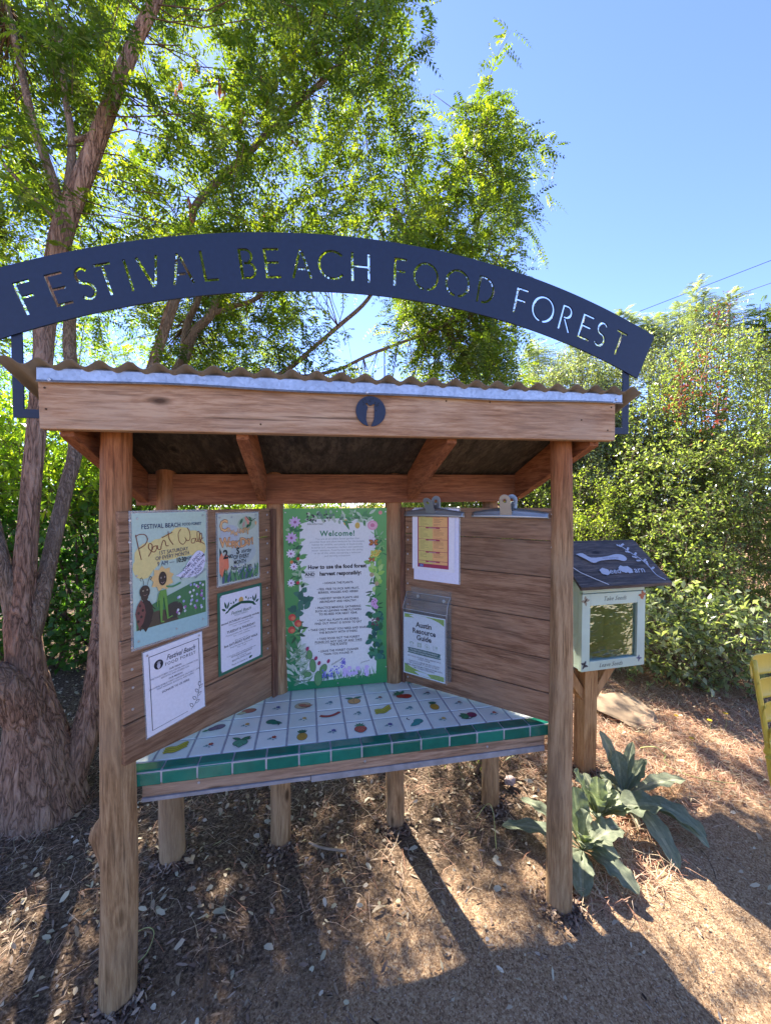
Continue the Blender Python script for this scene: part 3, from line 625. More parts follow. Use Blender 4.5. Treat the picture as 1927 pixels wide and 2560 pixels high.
# ladybird
DK_ = (.045, .032, .026); a.leaf(.038, .158, .115, .055, -PI/2, DK_); a.leaf(.024, .155, .1, .034, -PI/2-.05, (.19, .075, .06)); a.ell(.037, .178, .0175, .0215, (.06, .042, .03)); a.ell(.036, .16, .012, .012, (.06, .042, .03))
for x, y in ((.02, .135), (.015, .112), (.024, .098), (.014, .085), (.029, .118)): a.ell(x, y, .0042, .005, DK_, n=8)
for q in ([(.032, .197), (.033, .212), (.027, .226), (.022, .219), (.026, .215)], [(.046, .197), (.048, .21), (.055, .226), (.06, .22), (.055, .215)]): a.stroke(sm(q), .0015, (.03, .04, .04))
for q in ([(.035, .08), (.022, .065), (.02, .052)], [(.038, .075), (.028, .062), (.04, .06)], [(.046, .09), (.052, .07), (.06, .078)], [(.05, .145), (.064, .12), (.072, .112)]): a.stroke(q, .003, DK_)
a.ell(.031, .182, .003, .003, (.35, .3, .2), n=7); a.ell(.045, .183, .003, .003, (.35, .3, .2), n=7); a.stroke([(.032, .168), (.038, .165), (.044, .169)], .0014, (.35, .22, .18))
# speech bubble
a.poly(sm([(.145, .213), (.175, .226), (.2, .26), (.235, .292), (.262, .28), (.268, .25), (.255, .215), (.22, .199), (.18, .2), (.145, .213)][:-1], 4), (.7, .7, .84))
for t_, x, y in (('COME  ENJOY', .213, .254), ('HERBAL TEA FROM', .214, .237), ('OUR PLANTS', .229, .226), ('TOO!', .238, .216)): a.text(t_, x, y, .0148, (.04, .04, .12), rot=.66, bold=.008)
a.text('Afterwards', .245, .206, .0125, (.1, .1, .25), rot=.55)
rg = random.Random(3)
for i in range(34):
    x = rg.uniform(.15, .262); y = rg.uniform(.075, .17 if x > .19 else .15); c = rg.choice([(.32, .1, .36), (.4, .42, .62), (.34, .36, .6), (.65, .68, .72), (.35, .12, .4)])
    a.stroke([(x, y), (x+.001, y-.02)], .0012, (.16, .33, .14)); a.ell(x, y, .0048, .0052, c, n=8)
a.build('drawing', p); tacks(p, [(.017, .421), (.262, .424), (.256, .03), (.014, .02), (.148, .024), (.012, .235), (.272, .25)])
sheet(p, W_, H_, (1, 1, 1), name='laminate_border', pad=.008, mat=m_lam, th=.0004, z=-.0012)

# 2 -- community work day poster
p = empty('workday_poster'); p.matrix_world = on_wall(ML, .363, 1.312, .2); tag(p, 'small hand-painted Community Work Day poster with orange letters, beside the upper-left poster', 'poster', GRP)
W_, H_ = .216, .285; sheet(p, W_, H_, (.52, .6, .52)); a = Art()
a.ell(.06, .2, .05, .04, (.47, .52, .56)); a.ell(.13, .12, .07, .05, (.44, .53, .53)); a.ell(.15, .24, .05, .03, (.38, .5, .36))
def bub(t_, x, y, s_, c=(.74, .42, .2), ln=(.33, .13, .04), rot=0, wide=1): a.text(t_, x, y, s_*.92, ln, bold=.055, rot=rot, wide=wide*.9); a.text(t_, x, y, s_*.92, c, bold=.018, rot=rot, wide=wide*.9)
for t_, x, y, s_ in (('C', .03, .235, .07), ('o', .054, .222, .036), ('M', .072, .207, .027), ('M', .091, .2, .027), ('U', .108, .211, .027), ('N', .121, .209, .029), ('I', .132, .211, .029), ('T', .14, .212, .03), ('Y', .153, .207, .038)): bub(t_, x, y, s_, (.78, .5, .24))
for t_, x, y, s_ in (('W', .034, .168, .056), ('O', .059, .16, .034), ('R', .077, .157, .043), ('K', .096, .156, .043), ('D', .127, .16, .058), ('A', .147, .158, .04), ('Y', .161, .162, .04), ('!', .176, .163, .047)): bub(t_, x, y, s_)
BK = (.022, .032, .032)
a.poly([(.008, .15), (.018, .13), (.016, .08), (.012, .04), (.008, .02)], (.03, .045, .05)); a.leaf(.018, .03, .1, .05, 1.35, (.75, .22, .12)); a.leaf(.012, .06, .07, .03, 1.5, (.75, .25, .14))
a.text('2', .036, .12, .05, BK, bold=.03); a.text('ND', .06, .11, .02, BK, bold=.03); a.text('S', .098, .128, .036, BK, bold=.03); a.text('aturday', .145, .126, .024, BK, bold=.02, shear=.2, wide=.75); a.text('OF EVERY', .118, .103, .024, BK, bold=.03, wide=.8); a.text('MONTH', .11, .082, .022, BK, bold=.03, wide=.8); a.text('9am — 12 pm', .118, .06, .026, BK, bold=.02, wide=.75); a.text('KEEP HIP', .12, .042, .016, (.1, .13, .3), bold=.02)
rg = random.Random(5)
for i in range(60):
    x = rg.uniform(.012, W_-.012); c = rg.choice([(.03, .13, .07), (.07, .22, .09), (.13, .3, .14), (.11, .14, .24), (.05, .17, .1)]); a.leaf(x, .005, rg.uniform(.02, .065), .013, PI/2+rg.uniform(-.5, .5), c)
for i in range(14): a.ell(rg.uniform(.03, .2), rg.uniform(.035, .07), .003, .004, rg.choice([(.7, .72, .75), (.2, .22, .45)]), n=6)
for x, y, l, an, c in ((.14, .27, .03, -1.0, (.7, .27, .2)), (.155, .26, .03, -1.5, (.75, .3, .22)), (.128, .262, .03, -2.2, (.05, .15, .07)), (.172, .25, .028, -1.9, (.06, .17, .08)), (.135, .25, .028, -1.9, (.55, .33, .3)), (.2, .25, .02, -1.5, (.7, .4, .2)), (.16, .27, .03, -.9, (.08, .2, .08)), (.16, .236, .02, -2.4, (.03, .1, .05))): a.leaf(x, y, l, .013, an, c)
a.stroke([(.2, .262), (.175, .25), (.165, .252), (.145, .272)], .0025, BK)
a.frame(0, 0, W_, H_, .004, (.55, .62, .58)); a.build('painting', p); tacks(p, [(.01, .27), (.2, .275), (.2, .015), (.022, .01), (.07, .27), (.035, .05)])
sheet(p, W_, H_, (1, 1, 1), name='laminate_border', pad=.006, mat=m_lam, th=.0004, z=-.0012)

# 3 -- events sheet on green backing
p = empty('events_notice'); p.matrix_world = on_wall(ML, .359, .949, .2); tag(p, 'white schedule notice with a dark green border below the work day poster', 'notice', GRP)
W_, H_ = .237, .334; sheet(p, W_, H_, (.035, .15, .09)); a = Art(); PG = (.015, .09, .05); GT = (.09, .1, .11)
a.poly([(.02, .012), (W_-.02, .012), (W_-.012, .02), (W_-.012, H_-.02), (W_-.02, H_-.012), (.02, H_-.012), (.012, H_-.02), (.012, .02)], (.78, .78, .85))
a.ell(.118, .284, .0125, .0125, (.66, .4, .13), n=20)
a.poly([(.045, .25), (.075, .259), (.118, .268), (.16, .26), (.195, .25), (.188, .262), (.16, .272), (.118, .279), (.075, .271), (.055, .263)], PG)
for sg in (1, -1):
    X = lambda x: .118+sg*(x-.118)
    for x, y, l, wd, an in ((.19, .262, .03, .009, 1.9), (.193, .262, .034, .01, 1.25), (.198, .257, .022, .01, .5), (.18, .254, .024, .008, -.4), (.155, .275, .014, .006, 1.2), (.15, .283, .012, .006, 2.4), (.14, .288, .011, .006, .6), (.166, .28, .01, .005, .2)): a.leaf(X(x), y, l, wd, an if sg > 0 else PI-an, PG)
a.text('Festival Beach', .118, .238, .019, PG, shear=.35, bold=.008); a.text('FOOD FOREST', .118, .226, .0095, (.15, .22, .18), bold=.01, space=1.2)
for t_, y, s_, b_ in (('second SATURDAY community workday', .205, .0122, .03), ('Every second Saturday of the month', .194, .0088, 0), ('9 am – 12 pm sometimes', .184, .0088, 0), ('TUESDAY & THURSDAY', .165, .0142, .03), ('Morning workdays every Tuesday & Thursday', .152, .0086, 0), ('9 am – 12 pm sometimes', .142, .0088, 0), ('Also, join us for our', .122, .0088, 0), ('first SATURDAY PLANT WALK', .111, .0135, .03), ('Every first Saturday of the month', .099, .0088, 0), ('9 am – 11 am', .09, .0088, 0),
                  ('To plan out to other or monthly events please visit', .066, .0075, .005), ('FESTIVALBEACH.ORG/EVENTS', .058, .0085, .015), ('or our instagram', .050, .0075, 0), ('@AUSTIN_FOOD_FOREST', .041, .0088, .015)): a.text(t_, .118, y, s_, GT, bold=b_)
a.text('Thanks for stopping by', .105, .025, .0095, GT, shear=.4); a.leaf(.155, .024, .022, .011, .2, PG); a.build('printing', p); tacks(p, [(.015, H_-.016), (W_-.014, H_-.014), (W_-.014, .016), (.016, .014)], .003)

# 4 -- donate sheet (its square code is left out)
p = empty('donation_notice'); p.matrix_world = on_wall(ML, .072, .857, 1.8); tag(p, 'white sheet with a thin black frame and leafy corner, lowest on the left wall', 'notice', GRP)
W_, H_ = .222, .29; sheet(p, W_, H_, (.8, .79, .85)); a = Art(); K = (.012, .014, .025)
a.rect(.017, .016, .0192, H_-.02, K); a.rect(.0192, H_-.0222, W_-.014, H_-.02, K); a.rect(W_-.0162, .1, W_-.014, H_-.0222, K); a.rect(.0192, .016, .15, .0175, K); a.rect(.0192, .016, .022, .0175, K)
a.ell(.05, .232, .0165, .0165, K, n=24); a.leaf(.05, .216, .026, .013, PI/2, (.5, .5, .6)); a.rect(.0465, .226, .0535, .238, (.5, .5, .6))
for i in range(7): a.leaf(.05, .236, .01, .0025, .3+i*.42, (.35, .35, .42))
a.text('Festival Beach', .134, .243, .0255, K, shear=.4, bold=.01, wide=.78); a.text('FOOD FOREST', .132, .222, .0158, K, bold=.005, space=1.2)
for t_, y, s_, b_ in (('OUR VISION', .201, .0085, .02), ('THE FOOD FOREST IS A CENTER FOR CONNECTION,', .19, .0077, 0), ('GROWTH, AND CELEBRATION', .181, .0077, 0), ('OUR MISSION', .168, .0085, .02), ('GROWING EDIBLE FOREST GARDENS ON PUBLIC LAND', .157, .0077, 0), ('THAT NOURISH, EDUCATE, AND INSPIRE', .148, .0077, 0), ('DONATE TO US HERE:', .131, .0105, .02)): a.text(t_, .11, y, s_, (.07, .07, .1), bold=b_)
a.stroke(sm([(.165, .018), (.185, .035), (.195, .06), (.204, .09)]), .0013, K)
for x, y, an in ((.172, .024, 2.2), (.181, .032, .3), (.186, .045, 2.3), (.192, .055, .5), (.196, .068, 2.2), (.2, .08, .6), (.203, .088, 1.7)): a.leaf(x, y, .021, .0115, an, K); a.leaf(x+.002*math.cos(an), y+.002*math.sin(an), .0165, .0078, an, (.8, .79, .85))
a.build('printing', p); tacks(p, [(.012, H_-.013), (W_-.013, H_-.01)], .0038)
sheet(p, W_, H_, (1, 1, 1), name='laminate_border', pad=.004, mat=m_lam, th=.0004, z=-.0012)

# 5 -- the big welcome sign on the back wall
p = empty('welcome_sign'); wbM = Matrix.Translation((.426, .4345, .738)) @ Matrix.Rotation(PI/2, 4, 'X'); p.matrix_world = wbM; tag(p, 'large green-bordered welcome sign with painted fruit and flowers on the back wall', 'sign', GRP)
W_, H_ = .521, .875
def sheet_grad(): 
    m, nt, b = newmat('sign_green'); tc = N(nt, 'ShaderNodeTexCoord'); sp = N(nt, 'ShaderNodeSeparateXYZ'); nt.links.new(tc.outputs['Object'], sp.inputs[0])
    k = math_(nt, 'ADD', math_(nt, 'MULTIPLY', sp.outputs['Y'], .9), math_(nt, 'MULTIPLY', sp.outputs['X'], .6)); n = noise(nt, mapped(nt, (1, 1, 1)), 6, 4)
    nt.links.new(ramp(nt, math_(nt, 'ADD', k, math_(nt, 'MULTIPLY', n, .25)), [(.2, (.012, .2, .075)), (1.1, (.09, .34, .09))]), b.inputs['Base Color']); b.inputs['Roughness'].default_value = .35; return m
sh = sheet(p, W_, H_, (0, 0, 0), name='sign_panel', mat=sheet_grad(), th=.003); a = Art(); IW = (.7, .73, .73)
rg = random.Random(9)
a.poly([(.075, .03), (.12, .04), (.2, .036), (.35, .045), (.45, .05), (.455, .2), (.445, .4), (.45, .6), (.44, .82), (.3, .826), (.16, .824), (.085, .8), (.08, .6), (.078, .4), (.085, .2)], IW)
a.text('Welcome!', .263, .752, .036, (.03, .2, .1), bold=.03, space=1.12)
for i, t_ in enumerate(('You are at an edible forest garden that', 'provides food and plant medicine for the people,', 'habitat for wildlife, and plenty of biodiversity.', 'It builds soil, sequesters carbon and optimizes', 'water retention. Food forests have the ability', 'to do all this while maintaining a balanced', 'and thriving ecosystem.')): a.text(t_, .263, .727-i*.0138, .0122, (.22, .25, .27), bold=.003, space=1.08)
a.text('How to use the food forest', .262, .591, .0262, (.01, .01, .014), bold=.045, space=1.04, wide=.92); a.text('AND', .13, .557, .021, (.01, .01, .014), bold=.04); a.rect(.108, .569, .152, .5705, (.01, .01, .014)); a.rect(.108, .5445, .152, .546, (.01, .01, .014)); a.text('harvest responsibly:', .277, .558, .0262, (.01, .01, .014), bold=.045, space=1.04, wide=.92)
ys = .512
for grp_ in (('• HONOR THE PLANTS.',), ('• FEEL FREE TO PICK RIPE FRUIT,', 'BERRIES, VEGGIES AND HERBS!'), ('• HARVEST WHEN PLANTS ARE', 'ABUNDANT AND HEALTHY.'), ('• PRACTICE MINDFUL GATHERING', 'SUCH AS LEAVING SOME FLOWERS', 'TO RE-SEED FOR NEXT YEAR.'), ('• NOT ALL PLANTS ARE EDIBLE,', 'FIND OUT WHAT IS GOOD TO EAT'), ('• TAKE ONLY WHAT YOU NEED AND SHARE', 'THE BOUNTY WITH OTHERS.'), ('• TAKE FOOD NOT THE FOREST', 'PLEASE DO NOT DIG UP AND TAKE', 'THE PLANTS!'), ('• LEAVE THE FOREST CLEANER', 'THAN YOU FOUND IT.')):
    for t_ in grp_:
        a.text(t_, .265, ys, .0146, (.02, .028, .035), bold=.028, space=1.06, wide=.92)
        if 'PLEASE' in t_: a.rect(.15, ys-.0085, .38, ys-.0075, (.035, .045, .05))
        ys -= .0158
    ys -= .0135
LG = [(.04, .17, .07), (.09, .3, .09), (.2, .42, .15), (.03, .1, .05), (.3, .45, .28)]
def garland(x0, y0, x1, y1, n, sp, l, w__, cols_):
    for i in range(n):
        t = i/n; x = x0+(x1-x0)*t+rg.uniform(-sp, sp); y = y0+(y1-y0)*t+rg.uniform(-sp, sp); a.leaf(x, y, l*rg.uniform(.6, 1.2), w__, rg.uniform(0, 6.3), rg.choice(cols_))
garland(.055, .8, .07, .48, 70, .022, .035, .016, LG); garland(.095, .45, .085, .36, 16, .022, .045, .028, [(.03, .12, .09), (.05, .17, .12)]); garland(.07, .32, .09, .26, 16, .02, .05, .013, LG)
for x, y, r_ in ((.062, .81, .03), (.045, .735, .03), (.042, .66, .023), (.055, .598, .02), (.042, .52, .02)): a.flower(x, y, r_, 9, (.58, .42, .66) if r_ > .025 else (.75, .68, .8), (.3, .1, .25))
for x, y, c in ((.045, .62, (.6, .18, .06)), (.075, .635, (.5, .05, .05)), (.073, .52, (.5, .04, .06)), (.085, .79, (.16, .36, .08))): a.ell(x, y, .008, .008, c, n=10)
for x, y in ((.045, .355), (.072, .325), (.042, .295)): a.ell(x, y, .017, .017, (.52, .07, .06), n=16); a.ell(x+.004, y-.004, .01, .009, (.62, .2, .1), n=12)
for k in range(70): t = k/70; x = .03+.09*rg.random(); y = .02+.19*t; a.leaf(x, y, .045, .012, rg.choice([.6, .9, 2.2, 2.6])+rg.uniform(-.3, .3), rg.choice([(.26, .4, .3), (.4, .52, .42), (.15, .28, .16), (.5, .6, .5)]))
for x, y, rx, ry, ro in ((.165, .05, .018, .036, 0), (.14, .115, .014, .032, .1), (.125, .17, .012, .022, .15), (.19, .095, .015, .024, -.5), (.115, .075, .018, .012, 0)): a.ell(x, y, rx+.0015, ry+.0015, (.02, .08, .04), ro); a.ell(x, y, rx, ry, (.13, .3, .12), ro)
for x, y in ((.115, .2), (.155, .15), (.17, .125), (.215, .13)): a.ell(x, y, .0075, .011, (.33, .04, .12), -.4, n=10)
for i in range(130):
    k = rg.random(); x = .18+.26*k; a.leaf(x, .03+rg.random()*.02, rg.uniform(.015, .045), .003, PI/2+rg.uniform(-.5, .5), rg.choice([(.08, .3, .1), (.3, .48, .3), (.03, .12, .08)]))
for cx_2, cy_2 in ((.195, .07), (.225, .072), (.255, .085), (.285, .105), (.285, .12)):
    for k in range(16): a.ell(cx_2+rg.uniform(-.012, .012), cy_2+rg.uniform(-.02, .02), .0035, .0035, rg.choice([(.1, .1, .5), (.18, .16, .62), (.3, .3, .7)]), n=6)
for i in range(14): a.flower(rg.uniform(.27, .42), rg.uniform(.05, .095), .0125, 5, (.62, .48, .8), (.7, .6, .8))
garland(.43, .66, .46, .5, 24, .022, .04, .022, [(.3, .55, .1), (.2, .42, .1), (.4, .6, .2)]); garland(.43, .5, .45, .36, 34, .024, .035, .008, LG[:2]+LG[3:4]); garland(.45, .36, .45, .12, 60, .026, .035, .024, [(.015, .1, .09), (.03, .16, .12), (.05, .22, .12), (.02, .12, .05)]); garland(.46, .74, .47, .66, 30, .018, .035, .006, LG)
for i in range(40): a.ell(rg.uniform(.415, .455), rg.uniform(.68, .74), .0035, .0035, rg.choice([(.62, .45, .62), (.7, .6, .72)]), n=6)
for x, y, s_ in ((.44, .705, 1), (.43, .62, .7)):
    for an in (.5, PI-.5, -.5, PI+.5): a.leaf(x, y, .028*s_, .017*s_, an, (.1, .03, .015)); a.leaf(x+.002*math.cos(an), y, .022*s_, .011*s_, an, (.55, .19, .05))
for i in range(9): a.flower(rg.uniform(.43, .48), rg.uniform(.64, .665), .009, 6, (.72, .55, .1), (.1, .06, .02))
for k in range(3): a.ell(.435, .79, .026-.007*k, .024-.007*k, [(.68, .34, .45), (.75, .45, .55), (.6, .2, .32)][k], n=14)
a.ell(.474, .852, .01, .01, (.65, .25, .25), n=10)
for x, y in ((.304, .806), (.36, .79)): a.ell(x, y, .0125, .0155, (.62, .43, .1), n=14)
garland(.29, .83, .44, .83, 28, .02, .045, .014, [(.25, .42, .25), (.45, .58, .45), (.08, .25, .1)]); garland(.13, .84, .28, .835, 30, .018, .024, .014, [(.3, .42, .32), (.12, .22, .16), (.42, .5, .4)])
for i in range(16): a.ell(rg.uniform(.11, .26), rg.uniform(.81, .85), .0045, .0045, rg.choice([(.02, .02, .04), (.05, .03, .06)]), n=8)
a.text('blackberries', .155, .8, .015, (.03, .05, .04), shear=.4); a.text('lemons', .35, .826, .014, (.03, .05, .04), shear=.4); a.text('bluebonnet', .255, .125, .013, (.05, .08, .05), shear=.4, rot=.5); a.text('primrose', .395, .115, .012, (.05, .08, .05), shear=.4, rot=.2); a.text('mullein', .085, .045, .014, (.03, .05, .04), shear=.4)
for i in range(8): a.flower(rg.uniform(.43, .46), rg.uniform(.38, .43), .013, 5, (.6, .35, .62), (.15, .02, .1))
for i in range(26): a.ell(rg.uniform(.43, .465), rg.uniform(.29, .33), .004, .004, (.12, .05, .07), n=7)
for x, y in ((.43, .545), (.455, .5)): a.ell(x, y, .011, .011, (.45, .34, .2), n=12)
a.build('printing', p, None, .0006, .00012); tacks(p, [(.018, .856), (.26, .86), (.5, .856), (.5, .72), (.505, .47), (.51, .3), (.5, .08), (.26, .018), (.02, .02), (.016, .14), (.016, .27)], .0035)

# 6 -- clips and laminated sheets on the right wall
def clip(name, s0, s1, zb, label, tip):
    r_ = empty(name); r_.matrix_world = on_wall(MR, (s0+s1)/2, zb, 0, .012); tag(r_, label, 'clip', 'bulldog clips on the right wall'); L = (s1-s0)/2
    def jaw(zo, sg):
        n = 24; V = []; F = []; pr_ = [(-.006, .010), (-.002, .0155), (.006, .0125), (.022, .0065), (.036, .0045)]
        for i in range(n+1):
            x = -L+2*L*i/n; t = abs(x)/L; hs = 1-.55*t**1.5
            for y, z in pr_: V.append((x, y*hs if y > 0 else y, zo+sg*(z*(.7+.3*(1-t)))))
        k = len(pr_); F = [(i*k+j, (i+1)*k+j, (i+1)*k+j+1, i*k+j+1) for i in range(n) for j in range(k-1)]
        me = bpy.data.meshes.new('jaw'); me.from_pydata(V, [], F); [setattr(q, 'use_smooth', True) for q in me.polygons]; o = link('jaw', me, m_chrome, r_); o.modifiers.new('t', 'SOLIDIFY').thickness = .0016
    jaw(0, 1); jaw(-.002, -.6)
    def handle(ty, tz, wd=.0245, L_=.072):
        """tongue-shaped finger grip with a punched eye"""
        bm = bmesh.new(); n = 20; out_ = [(-wd, -.03), (wd, -.03)]+[(wd*.98*math.cos(PI*i/12), L_-wd+wd*math.sin(PI*i/12)) for i in range(13)]
        hole = [(.0095*math.cos(-2*PI*i/14), L_-wd-.002+.0095*math.sin(-2*PI*i/14)) for i in range(14)]
        T = tessellate_polygon([[Vector((*q, 0)) for q in out_], [Vector((*q, 0)) for q in hole]]); pts = out_+hole
        vs = [bm.verts.new((x, y, 0)) for x, y in pts]
        for t in T: bm.faces.new([vs[i] for i in t])
        bmesh.ops.recalc_face_normals(bm, faces=bm.faces); me = bpy.data.meshes.new('handle'); bm.to_mesh(me); bm.free()
        o = link('handle', me, m_chrome, r_, Matrix.Translation((ty[0], .022, ty[1])) @ Matrix.Rotation(tz, 4, 'X')); o.modifiers.new('t', 'SOLIDIFY').thickness = .0018; bev(o, .0008)
        tor = bmesh.new(); nn = 20
        ring = [[tor.verts.new(((.0095+.0018*math.cos(2*PI*k/6))*math.cos(2*PI*i/nn), L_-wd-.002+(.0095+.0018*math.cos(2*PI*k/6))*math.sin(2*PI*i/nn), .0018*math.sin(2*PI*k/6))) for k in range(6)] for i in range(nn)]
        for i in range(nn):
            for k in range(6): tor.faces.new((ring[i][k], ring[(i+1) % nn][k], ring[(i+1) % nn][(k+1) % 6], ring[i][(k+1) % 6]))
        me = bpy.data.meshes.new('eyelet'); tor.to_mesh(me); tor.free(); link('eyelet', me, m_chrome, o)
    handle((-.006, .016), tip*.6); handle((.01, -.004), -.12)
    o = tubes('spring', [[(-.02, .02, .006, .0055), (0, .02, .006, .0055), (.022, .02, .006, .0055)]], m_chrome, r_, 10)
    screws('screw', [(.004, .055, -.006)], (0, 0, 1), r_, .006)
clip('bulldog_clip', .036, .346, 1.578, 'nickel bulldog clip gripping the laminated sheets near the centre post', .95)
clip('bulldog_clip', .388, .708, 1.58, 'wide empty nickel bulldog clip at the outer end of the right wall', .42)
p = empty('laminated_chart'); p.matrix_world = on_wall(MR, .083, 1.265, 0, .006); tag(p, 'white laminated sheets with a yellow and magenta chart hanging from the clip', 'chart', GRP)
sheet(p, .238, .345, (.72, .74, .88), name='back_sheet'); sheet(p, .244, .351, (1, 1, 1), name='laminate_border', pad=.001, mat=m_lam, th=.0003, z=-.0015)
f = sheet(p, .225, .29, (.76, .77, .84), name='front_sheet', z=.0045); f.location = (-.006, .052, 0); a = Art(); MG = (.33, .035, .09)
a.rect(.03, .012, .195, .285, MG); a.rect(.036, .03, .112, .262, (.6, .52, .17)); a.rect(.1122, .03, .189, .262, (.74, .42, .17)); a.rect(.032, .268, .195, .276, (.2, .01, .06))
for k, yy in enumerate((.262, .208, .15, .092, .047)):
    a.rect(.036, yy-.003, .189, yy-.001, MG); a.rect(.075, yy-.009, .15, yy-.0032, MG); a.rect(.09, yy-.0075, .13, yy-.0055, (.6, .45, .45))
rg = random.Random(2)
for k, (ya, yb) in enumerate(((.25, .212), (.197, .155), (.14, .1), (.08, .06), (.036, .033))):
    y = ya
    while y > yb:
        a.rect(.044, y-.0012, .044+rg.uniform(.012, .05), y, (.25, .2, .08))
        if rg.random() < .9: a.rect(.118, y-.0012, .118+rg.uniform(.02, .055), y, (.25, .1, .06))
        y -= .0052
a.rect(.04, .014, .062, .027, (.06, .12, .42)); a.stroke([(.046, .018), (.049, .024), (.055, .02), (.059, .022)], .0018, (.5, .55, .7)); a.build('printing', f, None, .0052, .0002)

# 7 -- clear brochure holder
p = empty('brochure_holder'); p.matrix_world = on_wall(MR, .045, .805, 0, .003); tag(p, 'clear acrylic brochure holder with a resource guide, screwed low on the right wall', 'holder', GRP)
Wd, Hh, Dp = .232, .345, .042
boxes('back_plate', [(.02, Wd+.006, .0, .42, 0, .003)], m_acry, p, None, .001); boxes('front_plate', [(-.003, Wd-.003, 0, .318, Dp, Dp+.0025)], m_acry, p, None, .001)
prism('side_plate', [(0, .003), (.318, Dp), (.0, Dp)][::1] and [(0, .003), (.395, .003), (.318, Dp), (0, Dp)], 'x', Wd+.001, Wd+.004, m_acry, p, .0008); prism('side_plate', [(0, .003), (.395, .003), (.318, Dp), (0, Dp)], 'x', -.004, -.001, m_acry, p, .0008)
prism('lid', [(.392, .003), (.3945, .006), (.3205, Dp+.004), (.318, Dp+.001)], 'x', -.004, Wd+.004, m_acry, p, .0006)
m_edge = flat('acrylic_edge', (.6, .6, .6), .2, .6, .1, 30)
tubes('bright_edge', [[(-.003, .319, Dp+.002, .0011), (Wd+.003, .319, Dp+.002, .0011)], [(-.003, .394, .004, .0011), (Wd+.003, .394, .004, .0011)], [(Wd+.003, .394, .004, .001), (Wd+.003, .319, Dp+.002, .001), (Wd+.003, 0, Dp+.002, .001)], [(-.003, .394, .004, .001), (-.003, .319, Dp+.002, .001)]], m_edge, p, 5)
screws('screw', [(.06, .378, .0035), (.2, .372, .0035)], (0, 0, 1), p, .008)
g = sheet(p, .224, .298, (.74, .77, .8), name='guide_cover', z=Dp-.002); g.location = (.002, .003, 0); a = Art(); LGc = (.26, .42, .06); W_, H_ = .224, .298
a.frame(0, 0, W_, H_, .005, (.75, .8, .85)); a.poly([(.005, .293), (.219, .293), (.219, .262), (.19, .277), (.15, .288), (.11, .288), (.06, .279), (.005, .274)], LGc); a.poly([(.005, .005), (.219, .005), (.219, .028), (.18, .028), (.13, .022), (.08, .028), (.04, .036), (.005, .05)], LGc)
a.poly([(.03, .286), (.1, .27), (.15, .284), (.12, .292), (.06, .2925)], (.74, .77, .8)); a.poly([(.09, .006), (.15, .008), (.13, .021), (.09, .024), (.06, .02)], (.74, .77, .8))
for t_, y in (('Austin', .247), ('Resource', .216), ('Guide', .185)): a.text(t_, .112, y, .0345, (.025, .03, .045), bold=.035, wide=.95)
IC = (.4, .48, .4)
for x in (.045, .088, .13, .172):
    if x == .13: a.ell(x, .15, .0135, .0135, IC, n=20); a.ell(x, .15, .0115, .0115, (.74, .77, .8), n=20); a.rect(x-.007, .148, x+.007, .152, IC); a.rect(x-.002, .143, x+.002, .157, IC)
    elif x == .045: a.poly([(x-.013, .156), (x-.005, .161), (x+.005, .161), (x+.013, .156), (x+.01, .15), (x+.007, .152), (x+.007, .137), (x-.007, .137), (x-.007, .152), (x-.01, .15)], IC); a.poly([(x-.005, .139), (x+.005, .139), (x+.005, .156), (x-.005, .156)], (.74, .77, .8))
    elif x == .088: a.rect(x-.012, .14, x+.012, .162, IC); a.ell(x, .15, .007, .007, (.55, .62, .6), n=10)
    else:
        for k in (-.009, -.002): a.rect(x+k-.001, .137, x+k+.001, .163, IC)
        a.ell(x+.008, .156, .005, .007, IC, n=10); a.rect(x+.007, .137, x+.009, .152, IC)
a.poly(sm([(.026, .124), (.034, .131), (.19, .131), (.198, .124), (.198, .112), (.19, .104), (.034, .104), (.026, .112), (.026, .124)], 3), (.03, .12, .1))
a.text('THIS RESOURCE GUIDE WAS MADE BY', .112, .1225, .0088, (.55, .62, .6), bold=.02); a.text('VOLUNTEERS OF STREET FORUM MUTUAL AID', .112, .1115, .0085, (.55, .62, .6), bold=.02)
for t_, y in (('GET FOOD, HYGIENE, RIDES & MORE WITH', .09), ('STREET FORUM', .081), ('SUNDAYS 9-11 AM @ REPUBLIC SQUARE', .067), ('422 GUADALUPE ST, AUSTIN, TX 78701', .058), ('EMAIL STREETFORUMATX@PROTON.ME WITH', .046), ('ANY CORRECTIONS/IDEAS', .037)): a.text(t_, .112, y, .0092, (.07, .08, .1), bold=.01)
a.build('printing', g, None, Dp-.0014, .0002)

# ================================================================== SEED HOUSE
sb = empty('seed_house'); tag(sb, 'mint green glazed seed box with a dark pitched roof on a timber post', 'seed box')
m_mint = flat('mint_paint', (.5, .62, .5), .5, .35, .08, 14); m_mintd = flat('mint_paint_door', (.55, .68, .56), .45, .35, .06, 9)
m_roofd = wood('painted_roof_board', 'x', [(.04, .035, .038), (.085, .072, .075), (.15, .125, .12), (.06, .05, .055)], rough=.55)
